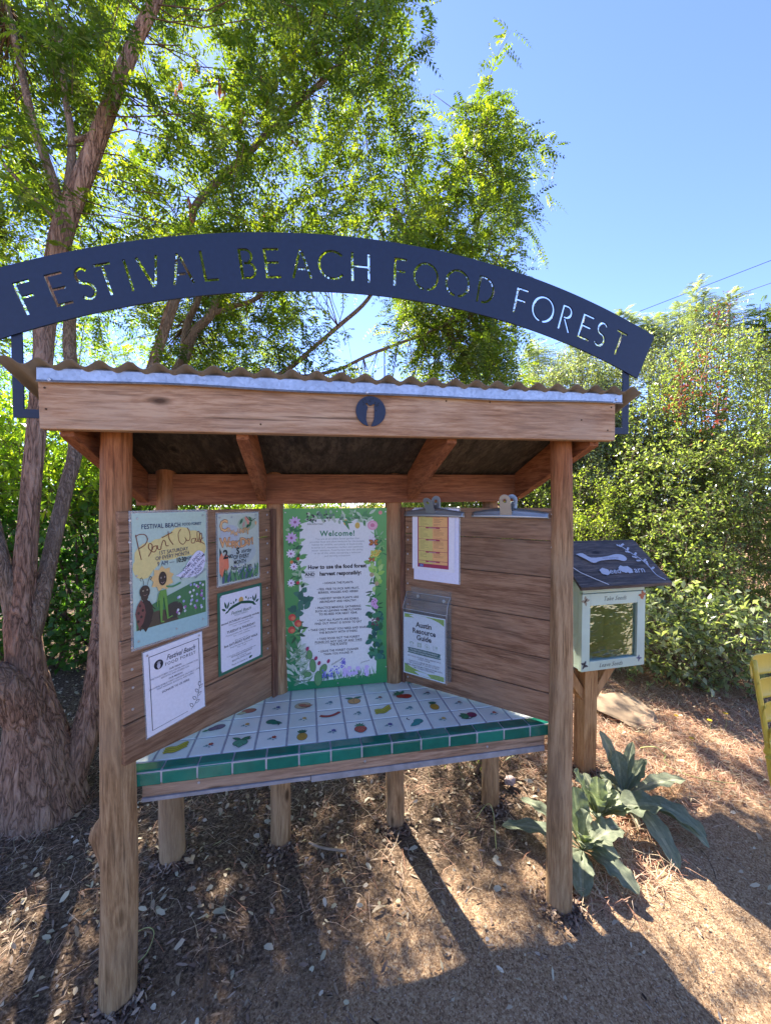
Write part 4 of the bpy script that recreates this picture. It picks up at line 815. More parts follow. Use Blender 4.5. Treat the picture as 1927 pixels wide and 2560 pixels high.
# local frame: x to the right, y away, z up; origin on the ground under the box
bw, bh, z0, dpt = .46, .485, .655, .3
boxes('cabinet', [(-.22, .22, .02, dpt, z0, z0+.018), (-.22, .22, .02, dpt, z0+bh, z0+bh+.015), (-.22, -.203, .02, dpt, z0+.018, z0+bh), (.203, .22, .02, dpt, z0+.018, z0+bh), (-.203, .203, dpt-.015, dpt, z0+.018, z0+bh)], m_mint, sb, None, .002)
boxes('front_rail', [(-.22, .222, -.004, .019, z0+bh-.038, z0+bh+.012)], m_mint, sb, None, .002)
dr = boxes('door', [(-.226, -.17, -.008, .018, z0-.004, z0+bh-.041), (.168, .226, -.008, .018, z0-.004, z0+bh-.041), (-.17, .168, -.008, .018, z0-.004, z0+.052), (-.17, .168, -.008, .018, z0+bh-.11, z0+bh-.041)], m_mintd, sb, None, .002)
def pane():
    m, nt, b = newmat('reflective_window_glass'); out = nt.nodes['Material Output']; tr = N(nt, 'ShaderNodeBsdfTransparent'); tr.inputs[0].default_value = (.78, .88, .82, 1)
    gl = N(nt, 'ShaderNodeBsdfGlossy', Roughness=.035); gl.inputs['Color'].default_value = (.66, .84, .92, 1); mx = N(nt, 'ShaderNodeMixShader'); mx.inputs[0].default_value = .3
    bp = N(nt, 'ShaderNodeBump', Strength=.25, Distance=.02); nt.links.new(noise(nt, mapped(nt, (5, 1, 14)), 2.0, 2), bp.inputs['Height']); nt.links.new(bp.outputs[0], gl.inputs['Normal'])
    nt.links.new(tr.outputs[0], mx.inputs[1]); nt.links.new(gl.outputs[0], mx.inputs[2]); nt.links.new(mx.outputs[0], out.inputs['Surface']); return m
boxes('window_pane', [(-.17, .168, .008, .011, z0+.052, z0+bh-.11)], pane(), dr, None, 0)
a = Art(); SK = (.05, .07, .05)
a.text('Take Seeds', .0, z0+bh-.075, .036, SK, shear=.35); a.text('Leave Seeds', -.02, z0+.023, .034, SK, shear=.35)
def bug(x, y, s_, an, c, c2):
    for d_ in (.7, -.7, 2.3, -2.3): a.leaf(x, y, .028*s_, .014*s_, an+d_, c)
    a.leaf(x-.016*s_*math.cos(an), y-.016*s_*math.sin(an), .036*s_, .01*s_, an, c2)
bug(.2, z0+bh-.065, 1.1, .9, (.36, .12, .06), (.1, .04, .03)); a.leaf(.19, z0+bh-.09, .05, .03, 1.1, (.4, .14, .07)); bug(-.205, z0+bh-.08, 1.1, .9, (.3, .28, .2), (.08, .05, .03)); bug(.185, z0+.04, .8, 2.3, (.2, .22, .3), (.08, .1, .18)); bug(-.205, z0+.035, 1, 1.9, (.08, .09, .1), (.03, .03, .04))
a.build('painted_lettering', dr, frameM((0, -.0082, 0), (1, 0, 0), (0, 0, 1), (0, -1, 0)), .0004, .0002)
rA, rB, rH = -.09, .165, .232                       # front slope: eave to ridge
zE = z0+bh+.002
prism('roof', [(rA, zE), (rB, zE+rH), (rB+.012, zE+rH+.012), (rA-.004, zE+.018)], 'x', -.31, .325, m_roofd, sb, .002)
prism('roof', [(.44, zE), (rB+.003, zE+rH+.004), (rB+.013, zE+rH+.012), (.446, zE+.016)], 'x', -.308, .323, m_roofd, sb, .002)
prism('gable_board', [(.0, zE+.08-.075+.012), (rB-.01, zE+.145), (.33, zE+.017)], 'x', .2, .215, m_mint, sb, 0); prism('gable_board', [(.0, zE+.017), (rB-.01, zE+.145), (.33, zE+.017)], 'x', -.215, -.2, m_mint, sb, 0)
rl = math.hypot(rB-rA, rH); un = Vector((0, (rB-rA)/rl, rH/rl)); Mr = frameM((0, rA-.004, zE+.018), (1, 0, 0), un, Vector((1, 0, 0)).cross(un)); a = Art(); WP = (.45, .47, .53)
a.poly(sm([(-.2, .235), (-.15, .24), (-.11, .205), (.0, .21), (.08, .225), (.13, .215), (.135, .185), (.1, .17), (.05, .185), (-.06, .18), (-.12, .165), (-.16, .2), (-.2, .235)], 3), WP); a.text('seed exchange', .02, .198, .02, (.2, .2, .25), shear=.4)
a.ell(-.085, .1, .032, .025, WP, wob=.08); a.text('eed', -.02, .1, .055, WP, shear=.35, bold=.01); a.ell(.052, .11, .028, .026, WP, wob=.1); a.ell(.085, .105, .026, .027, WP, wob=.1); a.text('arn', .155, .1, .06, WP, shear=.35, bold=.01)
a.stroke(sm([(.29, .02), (.255, .06), (.25, .13), (.23, .19), (.2, .23), (.16, .3)]), .006, WP)
for x, y, an in ((.25, .1, .4), (.25, .13, 1.2), (.24, .16, .5), (.22, .19, 2.8), (.21, .21, .6), (.2, .235, 2.9), (.185, .25, .7), (.17, .28, 2.6), (.165, .29, .4), (.23, .17, 3.2)): a.leaf(x, y, .034, .014, an, WP); a.ell(x+.03*math.cos(an), y+.03*math.sin(an), .007, .007, WP, n=8)
a.stroke([(-.29, .15), (-.25, .1), (-.18, .05), (-.12, .01)], .006, (.6, .58, .55)); a.build('white_painting', [o for o in bpy.data.objects if o.name.startswith('roof') and o.parent == sb][0], Mr, .0006, .0003)
boxes('post', [(-.185+.04, -.055, .05, .14, -.02, z0-.001)], m_fresh, sb, None, .004); boxes('back_board', [(-.24, -.15, .15, .19, -.02, z0-.002)], wood('weathered_post', 'z', GREY), sb, None, .004)
prism('brace', [(-.054, z0-.215), (-.054, z0-.14), (.035, z0-.003), (.11, z0-.003)][::1], 'y', .06, .13, m_fresh, sb, .003); prism('brace', [(-.146, z0-.215), (-.146, z0-.14), (-.235, z0-.003), (-.31, z0-.003)], 'y', .06, .13, m_fresh, sb, .003)
rg = random.Random(4)
m_pack = flat('seed_packet_paper', (.62, .55, .48), .7, .2, .3, 40)
for i in range(9):
    x, y, an = rg.uniform(-.15, .1), rg.uniform(.04, .22), rg.uniform(-.6, .6); o = boxes('seed_packet', [(-.045, .045, -.03, .03, 0, .004)], m_pack if i % 3 else ink((.5, .52, .62)), sb, Matrix.Translation((x, y, z0+.019+i*.006)) @ Matrix.Rotation(an, 4, 'Z') @ Matrix.Rotation(rg.uniform(-.1, .2), 4, 'X'), .0005)
sb.location = (2.295, .52, 0.01); sb.rotation_euler = (0, R(.5), R(4))

# ================================================================== YELLOW CHAIR
ch = empty('garden_chair'); tag(ch, 'yellow metal slat-back garden chair at the right edge of the photo', 'chair')
m_yel = flat('yellow_enamel', (.62, .47, .07), .4, .45, .07, 12)
def slat(z0_, z1_, w0, y0_):
    nx = 16; V = []; F = []; prf = [(0, 0), (.1, .5), (.5, 1), (.9, .5), (1, 0)]
    for i in range(nx+1):
        t = -1+2*i/nx; wob = abs(t)**10
        for k, (u, v) in enumerate(prf): V.append((w0*t, y0_-.012*v-.03*(1-t*t)+.03*wob, z0_+(z1_-z0_)*(u+(.5-u)*.1*wob)))
    k = len(prf); F = [(i*k+j, (i+1)*k+j, (i+1)*k+j+1, i*k+j+1) for i in range(nx) for j in range(k-1)]
    me = bpy.data.meshes.new('back_slat'); me.from_pydata(V, [], F); [setattr(q, 'use_smooth', True) for q in me.polygons]; o = link('back_slat', me, m_yel, ch); o.modifiers.new('t', 'SOLIDIFY').thickness = .003
for k, (a0, a1) in enumerate(((.78, .885), (.672, .775), (.565, .667), (.46, .56))): slat(a0, a1, .27-.014*k, .0+.02*k)
for s_ in (-1, 1): tubes('back_frame', [[(.25*s_, .02, .87, .012), (.215*s_, .06, .5, .012), (.2*s_, .08, .42, .012), (.2*s_, .46, .4, .012)]], m_yel, ch)
for s_ in (-1, 1): tubes('leg', [[(.215*s_, .06, .5, .013), (.17*s_, .05, .3, .013), (.1*s_, .07, 0, .013)]], m_yel, ch); tubes('leg', [[(.2*s_, .5, .4, .013), (.23*s_, .52, 0, .013)]], m_yel, ch)
boxes('seat', [(-.23, .23, .06+.07*i, .12+.07*i, .415-.004*i, .425-.004*i) for i in range(7)], m_yel, ch, None, .003)
ch.location = (2.91, .03, 0); ch.rotation_euler = (0, 0, R(176))

# ================================================================== GROUND
def ground():
    def axis(c, n=110, L=150): 
        t = np.linspace(-1, 1, n); return c+np.sinh(t*6.2)/np.sinh(6.2)*L
    X = axis(.9); Y = axis(.4); gx, gy = np.meshgrid(X, Y); d = np.hypot(gx-.9, gy-.3)
    Z = .012*np.sin(gx*3.1+1)*np.sin(gy*2.7)+.007*np.sin(gx*7.3+gy*5.1)+.004*np.sin(gx*15-gy*11)-.008
    Z *= np.clip(1-(d-6)/10, 0, 1); V = np.stack([gx, gy, Z], -1).reshape(-1, 3); n = len(X)
    i, j = np.meshgrid(np.arange(n-1), np.arange(n-1)); a = (j*n+i).ravel(); F = np.stack([a, a+1, a+n+1, a+n], 1)
    m, nt, b = newmat('mulch_and_gravel'); v = mapped(nt, (1, 1, 1))
    fine = noise(nt, v, 75, 6, .75); med = noise(nt, v, 14, 5, .6); big = noise(nt, v, 1.6, 4, .6)
    vo = N(nt, 'ShaderNodeTexVoronoi', Scale=190.0); nt.links.new(v, vo.inputs['Vector'])
    mulch = ramp(nt, fine, [(.36, (.04, .026, .02)), (.48, (.125, .082, .063)), (.58, (.24, .165, .128)), (.7, (.46, .35, .28))])
    grav = ramp(nt, math_(nt, 'ADD', math_(nt, 'MULTIPLY', fine, .6), math_(nt, 'MULTIPLY', vo.outputs['Color'], .4)), [(.3, (.17, .1, .065)), (.46, (.36, .225, .15)), (.58, (.48, .32, .22)), (.7, (.62, .47, .35))])
    sp = N(nt, 'ShaderNodeSeparateXYZ'); nt.links.new(v, sp.inputs[0])
    k = math_(nt, 'SUBTRACT', math_(nt, 'MULTIPLY', sp.outputs['X'], .45), math_(nt, 'MULTIPLY', sp.outputs['Y'], 1.3))
    k = math_(nt, 'ADD', k, math_(nt, 'MULTIPLY', math_(nt, 'SUBTRACT', big, .5), 1.4)); k = math_(nt, 'ADD', k, math_(nt, 'MULTIPLY', math_(nt, 'SUBTRACT', med, .5), .7))
    g = mixc(nt, ramp(nt, k, [(.15, (0, 0, 0)), (.75, (1, 1, 1))]), mulch, grav)
    k2 = math_(nt, 'ADD', math_(nt, 'SUBTRACT', sp.outputs['X'], 1.7), math_(nt, 'MULTIPLY', math_(nt, 'SUBTRACT', big, .5), 1.5)); k3 = math_(nt, 'MULTIPLY', ramp(nt, k2, [(0, (0, 0, 0)), (.5, (1, 1, 1))]), ramp(nt, math_(nt, 'ADD', sp.outputs['Y'], math_(nt, 'MULTIPLY', med, .4)), [(.2, (0, 0, 0)), (.6, (1, 1, 1))]))
    straw = ramp(nt, fine, [(.35, (.1, .05, .033)), (.48, (.32, .18, .12)), (.6, (.55, .37, .26)), (.72, (.7, .55, .42))])
    nt.links.new(mixc(nt, 1.0, mixc(nt, k3, g, straw), (1.0, 1.0, .86), 'MULTIPLY'), b.inputs['Base Color']); b.inputs['Roughness'].default_value = .95; b.inputs['Specular IOR Level'].default_value = .1
    bump(nt, b, math_(nt, 'ADD', math_(nt, 'MULTIPLY', fine, .6), math_(nt, 'MULTIPLY', med, 1.2)), .9, .02)
    o = npmesh('ground', V, F, m, smooth=True); tag(o, kind='structure'); return o
ground()
def gz(x, y): return .012*np.sin(x*3.1+1)*np.sin(y*2.7)+.007*np.sin(x*7.3+y*5.1)+.004*np.sin(x*15-y*11)-.008
def unit(a): return a/np.maximum(np.linalg.norm(a, axis=-1, keepdims=True), 1e-9)
def kites(B, D, Nn, L, Wd, droop=.15, fold=.12):
    """leaf quads: base, side, tip, side"""
    S = unit(np.cross(D, Nn)); Nn = unit(np.cross(S, D)); L = L[:, None]; Wd = Wd[:, None]; mid = B+D*L*.45
    V = np.stack([B, mid+S*Wd*.5+Nn*Wd*fold, B+D*L-Nn*L*droop, mid-S*Wd*.5+Nn*Wd*fold], 1); n = len(B)
    return V.reshape(-1, 3), np.arange(4*n).reshape(n, 4)
def ovals(B, D, Nn, L, Wd, droop=.15, fold=.12):
    S = unit(np.cross(D, Nn)); Nn = unit(np.cross(S, D)); L = L[:, None]; Wd = Wd[:, None]; a = B+D*L*.28; b = B+D*L*.72-Nn*L*droop*.5
    V = np.stack([B, a+S*Wd*.46+Nn*Wd*fold, b+S*Wd*.42+Nn*Wd*fold, B+D*L-Nn*L*droop, b-S*Wd*.5+Nn*Wd*fold*1.4, a-S*Wd*.4+Nn*Wd*fold*.6], 1); n = len(B)
    return V.reshape(-1, 3), np.arange(6*n).reshape(n, 6)
def rdir(n, up=0.0, rg=RNG): a = rg.normal(size=(n, 3)); a[:, 2] += up; return unit(a)
def scatter_litter(name, n, xr, yr, lr, wr_, mat, label, cat, z=(.002, .012), curl=.35, tilt=.35, mask=None, seed=0):
    rg = np.random.default_rng(seed); x = rg.uniform(*xr, n); y = rg.uniform(*yr, n)
    if mask is not None: k = mask(x, y, rg); x, y = x[k], y[k]; n = len(x)
    th = rg.uniform(0, 2*PI, n); D = np.stack([np.cos(th), np.sin(th), rg.normal(0, tilt*.5, n)], 1); D = unit(D); Nn = unit(np.stack([rg.normal(0, tilt, n), rg.normal(0, tilt, n), np.ones(n)], 1))
    B = np.stack([x, y, gz(x, y)+rg.uniform(*z, n)], 1); L = rg.uniform(*lr, n); W_ = rg.uniform(*wr_, n)
    V, F = (ovals if lr[1] > .03 and wr_[1] > .01 else kites)(B, D, Nn, L, W_, rg.uniform(-curl, curl, n)[:, None]*.6, .25)
    o = npmesh(name, V, F, mat, tint=rg.random(n)); tag(o, label, cat, kind='stuff'); return o
m_pod = leaf_mat('dry_pods_leaves', [(.3, .21, .13), (.5, .4, .27), (.66, .56, .41), (.46, .42, .26), (.78, .69, .54)], .2, (1, 1, 1), .7, .2)
m_chip = leaf_mat('bark_chips', [(.045, .03, .022), (.15, .1, .075), (.26, .19, .14), (.42, .33, .26), (.1, .065, .045)], 0, (1, 1, 1), .85, .1)
m_grit = leaf_mat('gravel_grit', [(.14, .08, .05), (.34, .2, .12), (.5, .34, .22), (.66, .54, .42), (.28, .15, .08)], 0, (1, 1, 1), .85, .15)
m_bigchip = leaf_mat('wood_chips', [(.06, .04, .03), (.17, .11, .08), (.3, .21, .15), (.45, .35, .26)], 0, (1, 1, 1), .85, .1)
m_straw = leaf_mat('dry_straw', [(.34, .15, .09), (.58, .3, .19), (.72, .48, .33), (.78, .62, .45), (.5, .4, .22)], .3, (1, 1, 1), .7, .2)
back = lambda x, y, rg: rg.random(len(x)) < np.clip(.12+.5*(y+.5)/1.2+.5*(x < .3), .05, 1)*np.clip(1.3-.25*np.maximum(y-1, 0), .2, 1)
scatter_litter('leaf_litter', 11000, (-2.6, 4.2), (-1.1, 4.5), (.01, .034), (.006, .017), m_pod, 'pale dry pods and fallen leaflets scattered over the dark mulch', 'leaf litter', mask=back, seed=1, curl=.8, tilt=.5, z=(.003, .014))
scatter_litter('mulch_slivers', 52000, (-2.4, 2.6), (-1.15, 3.2), (.006, .035), (.0012, .0045), m_chip, 'dark brown shredded bark and twig bits under the kiosk', 'mulch', mask=lambda x, y, rg: rg.random(len(x)) < np.clip(.85-.9*np.clip(x*.45-y*1.3-.25, 0, .85), .1, 1), seed=2, z=(0, .008))
scatter_litter('wood_chips', 6500, (-2.2, 2.4), (-1.1, 2.6), (.014, .05), (.004, .012), m_bigchip, 'mixed brown wood chips and bark pieces around the kiosk posts', 'wood chips', mask=lambda x, y, rg: rg.random(len(x)) < np.clip(1-1.0*np.clip(x*.45-y*1.3-.1, 0, .95), .05, 1), seed=7, z=(.002, .012))
scatter_litter('fallen_pods', 900, (-1.8, 3.4), (-1.1, 2.4), (.03, .055), (.014, .024), m_pod, 'larger pale papery seed pods lying on the mulch', 'seed pods', mask=back, seed=8, curl=1.0, tilt=.6, z=(.006, .018))
PB = [(-.09, -.07), (1.55, -.085), (-.072, .43), (.402, .447), (.972, .457), (1.512, .487), (2.22, .62)]
scatter_litter('litter_at_posts', 60000, (-.25, 2.4), (-.2, .75), (.008, .034), (.004, .012), m_bigchip, 'small chips and leaf bits gathered at the foot of each post', 'leaf litter', mask=lambda x, y, rg: np.min([np.hypot(x-a, y-b)+rg.normal(0, .014, len(x)) for a, b in PB], axis=0) < .085, seed=12, z=(.0, .02), tilt=.6)
scatter_litter('gravel_grit', 42000, (-1.6, 3.4), (-1.2, .6), (.002, .0065), (.002, .005), m_grit, 'tan and rust coloured grit of the gravel path', 'gravel', mask=lambda x, y, rg: rg.random(len(x)) < np.clip(.3+.9*(x*.45-y*1.3), .15, 1), seed=3, z=(0, .003), tilt=.7)
def blades(name, n, cx, cy, sx, sy, hr, wd, mat, label, cat, seed, flat_=.8, thick=2, mask=None, parent=None):
    rg = np.random.default_rng(seed); x = cx+sx*rg.uniform(-1, 1, n); y = cy+sy*rg.uniform(-1, 1, n)
    if mask is not None: k = mask(x, y, rg); x, y = x[k], y[k]; n = len(x)
    th = rg.uniform(0, 2*PI, n); H = rg.uniform(*hr, n); D = np.stack([np.cos(th)*flat_, np.sin(th)*flat_, rg.uniform(.1, 1, n)*(1.15-flat_)], 1); S = np.stack([-np.sin(th), np.cos(th), np.zeros(n)], 1)*wd*.5
    B = np.stack([x, y, gz(x, y)+rg.uniform(0, .02, n)], 1); M1 = B+D*H[:, None]*.5+np.array([0, 0, .015])*rg.random((n, 1)); T = B+D*H[:, None]*np.array([1, 1, .7])+rg.normal(0, .012, (n, 3)); T[:, 2] = np.maximum(T[:, 2], gz(T[:, 0], T[:, 1])+.004)
    V = np.stack([B-S, B+S, M1+S*.9, M1-S*.9, T+S*.3, T-S*.3], 1).reshape(-1, 3); i = np.arange(n)*6
    F = np.concatenate([np.stack([i, i+1, i+2, i+3], 1), np.stack([i+3, i+2, i+4, i+5], 1)]); t = rg.random(n)
    return tag(npmesh(name, V, F, mat, parent, tint=np.concatenate([t, t])), label, cat, kind='stuff')
blades('dry_grass', 30000, 3.3, 1.3, 1.9, 1.45, (.04, .16), .0028, m_straw, 'reddish dry straw grass covering the ground on the right', 'dry grass', 4, .85, mask=lambda x, y, rg: (x > 1.75+.35*np.sin(y*4)) & (y > .02+.25*np.sin(x*3)+.12*(x-3)))
blades('dry_grass_wisps', 5500, .8, 1.0, 2.0, 1.0, (.04, .13), .002, m_straw, 'thin dry grass wisps between the back posts', 'dry grass', 5, .9, mask=lambda x, y, rg: rg.random(len(x)) < .35+.5*(y > .55))

# ================================================================== FOLIAGE BUILDERS
def fronds(B, D, L, rg, pairs=11, ll=.021, lw=.0078, droop=.35, rach=.0022):
    """pinnate leaves: B base, D direction (n,3), L length (n,)"""
    n = len(B); D = unit(D); up = np.array([0, 0, 1.0]); S = unit(np.cross(D, up)+rg.normal(0, .35, (n, 3))); S = unit(S-D*(S*D).sum(1, keepdims=True)); U = np.cross(S, D)
    t = np.linspace(.14, 1, pairs); P = B[:, None]+D[:, None]*(L[:, None]*t)[..., None]; P[..., 2] -= droop*L[:, None]*t**2
    T = D[:, None]*np.ones((1, pairs, 1)); T = T.copy(); T[..., 2] -= 2*droop*t; T = unit(T)
    prof = np.sin(np.clip(t*.92+.1, 0, 1)*PI)**.45; l = ll*prof*rg.uniform(.8, 1.15, (n, 1)); out_V = []
    for sg in (1, -1):
        d = unit(S[:, None]*sg*.92+T*.45+rg.normal(0, .12, (n, pairs, 3))+np.array([0, 0, -.12])); nn = unit(U[:, None]+rg.normal(0, .25, (n, pairs, 3)))
        V, _ = kites(P.reshape(-1, 3), d.reshape(-1, 3), nn.reshape(-1, 3), l.ravel(), (l*lw/ll).ravel(), .1, .1); out_V.append(V)
    V = np.concatenate(out_V); F = np.arange(len(V)).reshape(-1, 4); tn = np.tile(np.repeat(rg.random(n), pairs), 2)*.75+rg.random(len(F))*.25
    ks = [0, pairs//2, pairs-1]; Q = np.stack([B]+[P[:, k] for k in ks], 1); w_ = S*rach*.5; RV = np.stack([Q-w_[:, None], Q+w_[:, None]], 2).reshape(-1, 3); b = (np.arange(n)*8)[:, None]
    RF = np.concatenate([np.stack([b[:, 0]+2*i, b[:, 0]+2*i+1, b[:, 0]+2*i+3, b[:, 0]+2*i+2], 1) for i in range(3)])+len(V)
    return np.concatenate([V, RV]), np.concatenate([F, RF]), np.concatenate([tn, np.full(len(RF), .1)])
def merge(parts):
    V = []; F = []; T = []; o = 0
    for v, f, t in parts: V.append(v); F.append(f+o); T.append(t); o += len(v)
    return np.concatenate(V), np.concatenate(F), np.concatenate(T)
def inpoly(x, y, P):
    r_ = np.zeros(len(x), bool); n = len(P); j = n-1
    for i in range(n):
        xi, yi = P[i]; xj, yj = P[j]; c = ((yi > y) != (yj > y)) & (x < (xj-xi)*(y-yi)/(yj-yi+1e-12)+xi); r_ ^= c; j = i
    return r_
def rays(px, py):
    u = (px*DK-963.5)/FPX; v = -(py*DK-1280)/FPX; return np.array(c_fwd)+np.outer(u, np.array(cx_))+np.outer(v, np.array(cu_))
def crown_points(P, n, Y, rg):
    """points through a volume whose outline from the path is P; Y = depth range"""
    P = np.array(P, float); lo, hi = P.min(0), P.max(0); px = rg.uniform(lo[0], hi[0], n*3); py = rg.uniform(lo[1], hi[1], n*3); k = inpoly(px, py, P); px, py = px[k][:n], py[k][:n]
    d = rays(px, py); y = rg.uniform(*Y, len(px)); return np.array(CAM)+d*((y-CAM.y)/d[:, 1])[:, None]
def shoots(C, rg, nf, sl, fl, nearest=None, hang=.35, **kw):
    """each point grows a leafy shoot of nf pinnate leaves"""
    n = len(C); D = rdir(n, -.15, rg); L = rg.uniform(*sl, n); t = np.tile(np.linspace(0, 1, nf), (n, 1)); B = C[:, None]+D[:, None]*(L[:, None]*t)[..., None]; B[..., 2] -= hang*L[:, None]*t**2
    fd = unit(D[:, None]*.5+rdir(n*nf, -.1, rg).reshape(n, nf, 3)); l = rg.uniform(*fl, (n, nf))
    pts = np.stack([B[:, 0], B[:, nf//2], B[:, -1]], 1); return B.reshape(-1, 3), fd.reshape(-1, 3), l.ravel(), pts
def ribbons(P, w0, rg):
    """thin three-sided twigs through P (n,k,3)"""
    n, k, _ = P.shape; V = []; 
    T = unit(P[:, -1]-P[:, 0]); a = unit(np.cross(T, np.array([.3, .2, .9]))); b = np.cross(T, a)
    for i in range(k):
        r = w0*(1-.75*i/(k-1))
        for q in range(3): V.append(P[:, i]+(a*math.cos(2.094*q)+b*math.sin(2.094*q))*r)
    V = np.stack(V, 1).reshape(-1, 3); o = (np.arange(n)*3*k)[:, None]; F = []
    for i in range(k-1):
        for q in range(3): F.append(np.stack([o[:, 0]+3*i+q, o[:, 0]+3*i+(q+1) % 3, o[:, 0]+3*i+3+(q+1) % 3, o[:, 0]+3*i+3+q], 1))
    F = np.concatenate(F); return V, F, np.full(len(F), .3)
def twig_links(C, limbs, rg, w0=.006):
    """join every shoot to the nearest point of a limb with a curved twig"""
    Lp = np.array([p[:3] for s_ in limbs for a, b in zip(s_, s_[1:]) for t in (0, .25, .5, .75) for p in [tuple(a[i]*(1-t)+b[i]*t for i in range(3))]])
    d = np.linalg.norm(C[:, None]-Lp[None], axis=2); j = d.argmin(1); A = Lp[j]; M1 = A*.66+C*.34+rg.normal(0, .05, A.shape); M2 = A*.3+C*.7+rg.normal(0, .05, A.shape)+np.array([0, 0, .04])
    return ribbons(np.stack([A, M1, M2, C], 1), w0, rg)
m_bark = bark_mat('tree_bark', [(.09, .05, .033), (.3, .175, .115), (.46, .295, .2), (.36, .25, .18)])
m_bark2 = bark_mat('smooth_bark', [(.12, .08, .055), (.27, .19, .13), (.42, .31, .22), (.33, .26, .2)], 1.6)
m_twig = flat('twig_bark', (.13, .085, .055), .85, .15, .3, 30)
m_lf1 = leaf_mat('feathery_leaf', [(.035, .062, .02), (.058, .095, .028), (.1, .145, .038), (.2, .23, .045)], .58, (2.8, 2.7, .4))
m_lf2 = leaf_mat('sunlit_leaf', [(.1, .19, .03), (.17, .28, .035), (.26, .34, .04), (.36, .38, .05)], .55)

def P_(x, y, Y, w_): p = at(x, y, Y); F_ = (p-CAM).dot(c_fwd); return (p.x, p.y, p.z, w_*DK/FPX*F_/2)
# ------------------------------------------------------------------ the feathery tree on the left
tree = empty('feathery_tree'); tag(tree, 'large rough-barked multi-stem tree with feathery leaves, left of and above the kiosk', 'tree')
limbs = [[P_(96, 1775, .93, 168), P_(92, 1700, .95, 140), P_(80, 1600, .96, 112), P_(68, 1530, .97, 90), P_(58, 1450, .98, 66), P_(48, 1350, 1.0, 60), P_(50, 1280, 1.02, 44), P_(62, 1121, 1.05, 34), P_(78, 932, 1.1, 33), P_(92, 780, 1.15, 34), P_(98, 690, 1.2, 38), P_(120, 580, 1.2, 42), P_(138, 490, 1.2, 40), P_(187, 363, 1.25, 34), P_(239, 223, 1.3, 30), P_(290, 93, 1.35, 26), P_(345, -20, 1.4, 22), P_(400, -160, 1.5, 15)],
         [P_(60, 1390, .99, 40), P_(84, 1315, 1.03, 34), P_(112, 1186, 1.15, 29), P_(142, 1057, 1.25, 27), P_(163, 966, 1.35, 27), P_(160, 850, 1.5, 24), P_(150, 740, 1.6, 24), P_(155, 640, 1.7, 20), P_(165, 540, 1.8, 17)],
         [P_(84, 1620, .97, 56), P_(55, 1535, .93, 84), P_(5, 1482, .88, 82), P_(-60, 1445, .82, 66), P_(-150, 1350, .72, 50), P_(-200, 1000, .7, 40), P_(-230, 700, .9, 30)],
         [P_(50, 1400, 1.0, 46), P_(26, 1294, 1.0, 38), P_(-5, 1186, 1.0, 33), P_(-40, 1000, 1.1, 28), P_(-60, 700, 1.3, 22), P_(-40, 400, 1.6, 16)],
         [P_(128, 1705, .98, 84), P_(174, 1610, 1.02, 62), P_(202, 1510, 1.08, 46), P_(216, 1390, 1.15, 38), P_(232, 1180, 1.4, 28), P_(262, 1000, 1.7, 24), P_(310, 850, 2.0, 20), P_(345, 740, 2.2, 18), P_(370, 655, 2.3, 15), P_(415, 560, 2.4, 13)],
         [P_(137, 475, 1.2, 24), P_(109, 374, 1.2, 20), P_(73, 270, 1.2, 17), P_(40, 120, 1.3, 13), P_(10, -20, 1.4, 9)], [P_(141, 460, 1.2, 20), P_(156, 311, 1.25, 15), P_(140, 197, 1.3, 12), P_(127, 31, 1.4, 8)],
         [P_(0, 345, 1.2, 6), P_(60, 410, 1.2, 9), P_(118, 468, 1.2, 12)], [P_(156, 303, 1.25, 12), P_(195, 290, 1.25, 10), P_(240, 235, 1.3, 10)],
         [P_(310, 850, 2.0, 16), P_(395, 600, 2.05, 16), P_(415, 470, 2.1, 15), P_(441, 421, 2.1, 15), P_(550, 316, 2.1, 14), P_(648, 218, 2.15, 12), P_(726, 145, 2.2, 9), P_(770, 60, 2.3, 7), P_(790, -40, 2.4, 5)],
         [P_(262, 1000, 1.7, 20), P_(330, 870, 2.2, 21), P_(395, 780, 2.4, 20), P_(418, 720, 2.4, 19), P_(455, 680, 2.4, 18), P_(478, 620, 2.4, 13), P_(520, 560, 2.4, 10), P_(633, 441, 2.4, 7), P_(778, 394, 2.4, 5)], [P_(455, 678, 2.4, 11), P_(500, 662, 2.4, 10), P_(560, 640, 2.4, 9), P_(640, 560, 2.4, 7), P_(760, 480, 2.5, 5), P_(880, 430, 2.5, 4)],
         [P_(395, 780, 2.4, 16), P_(405, 700, 2.5, 15), P_(430, 640, 2.5, 12), P_(445, 520, 2.6, 8)],
         [P_(660, 765, 2.3, 8), P_(730, 705, 2.2, 9), P_(795, 645, 2.2, 8), P_(840, 560, 2.2, 7), P_(900, 470, 2.2, 6), P_(985, 370, 2.2, 5), P_(1050, 250, 2.2, 4)], [P_(740, 795, 2.2, 7), P_(800, 765, 2.2, 7), P_(860, 742, 2.2, 6), P_(960, 700, 2.2, 5), P_(1060, 620, 2.2, 4)],
         [P_(330, 870, 2.2, 14), P_(480, 850, 2.3, 12), P_(600, 810, 2.3, 11), P_(665, 762, 2.3, 9)], [P_(600, 815, 2.3, 9), P_(680, 810, 2.25, 8), P_(745, 793, 2.2, 7)]]
tubes('trunk', limbs[:1], m_bark, tree, 90, .04, 1, ridge=.07); tubes('limb', limbs[2:3], m_bark, tree, 70, .04, 2, ridge=.07); tubes('limb', limbs[4:5], m_bark, tree, 50, .05, 3, ridge=.06)
for i in (1, 3): tubes('limb', limbs[i:i+1], m_bark2, tree, 16, .04, i)
tubes('branches', limbs[5:], m_bark2, tree, 9, .04, 9)
rg = np.random.default_rng(21)
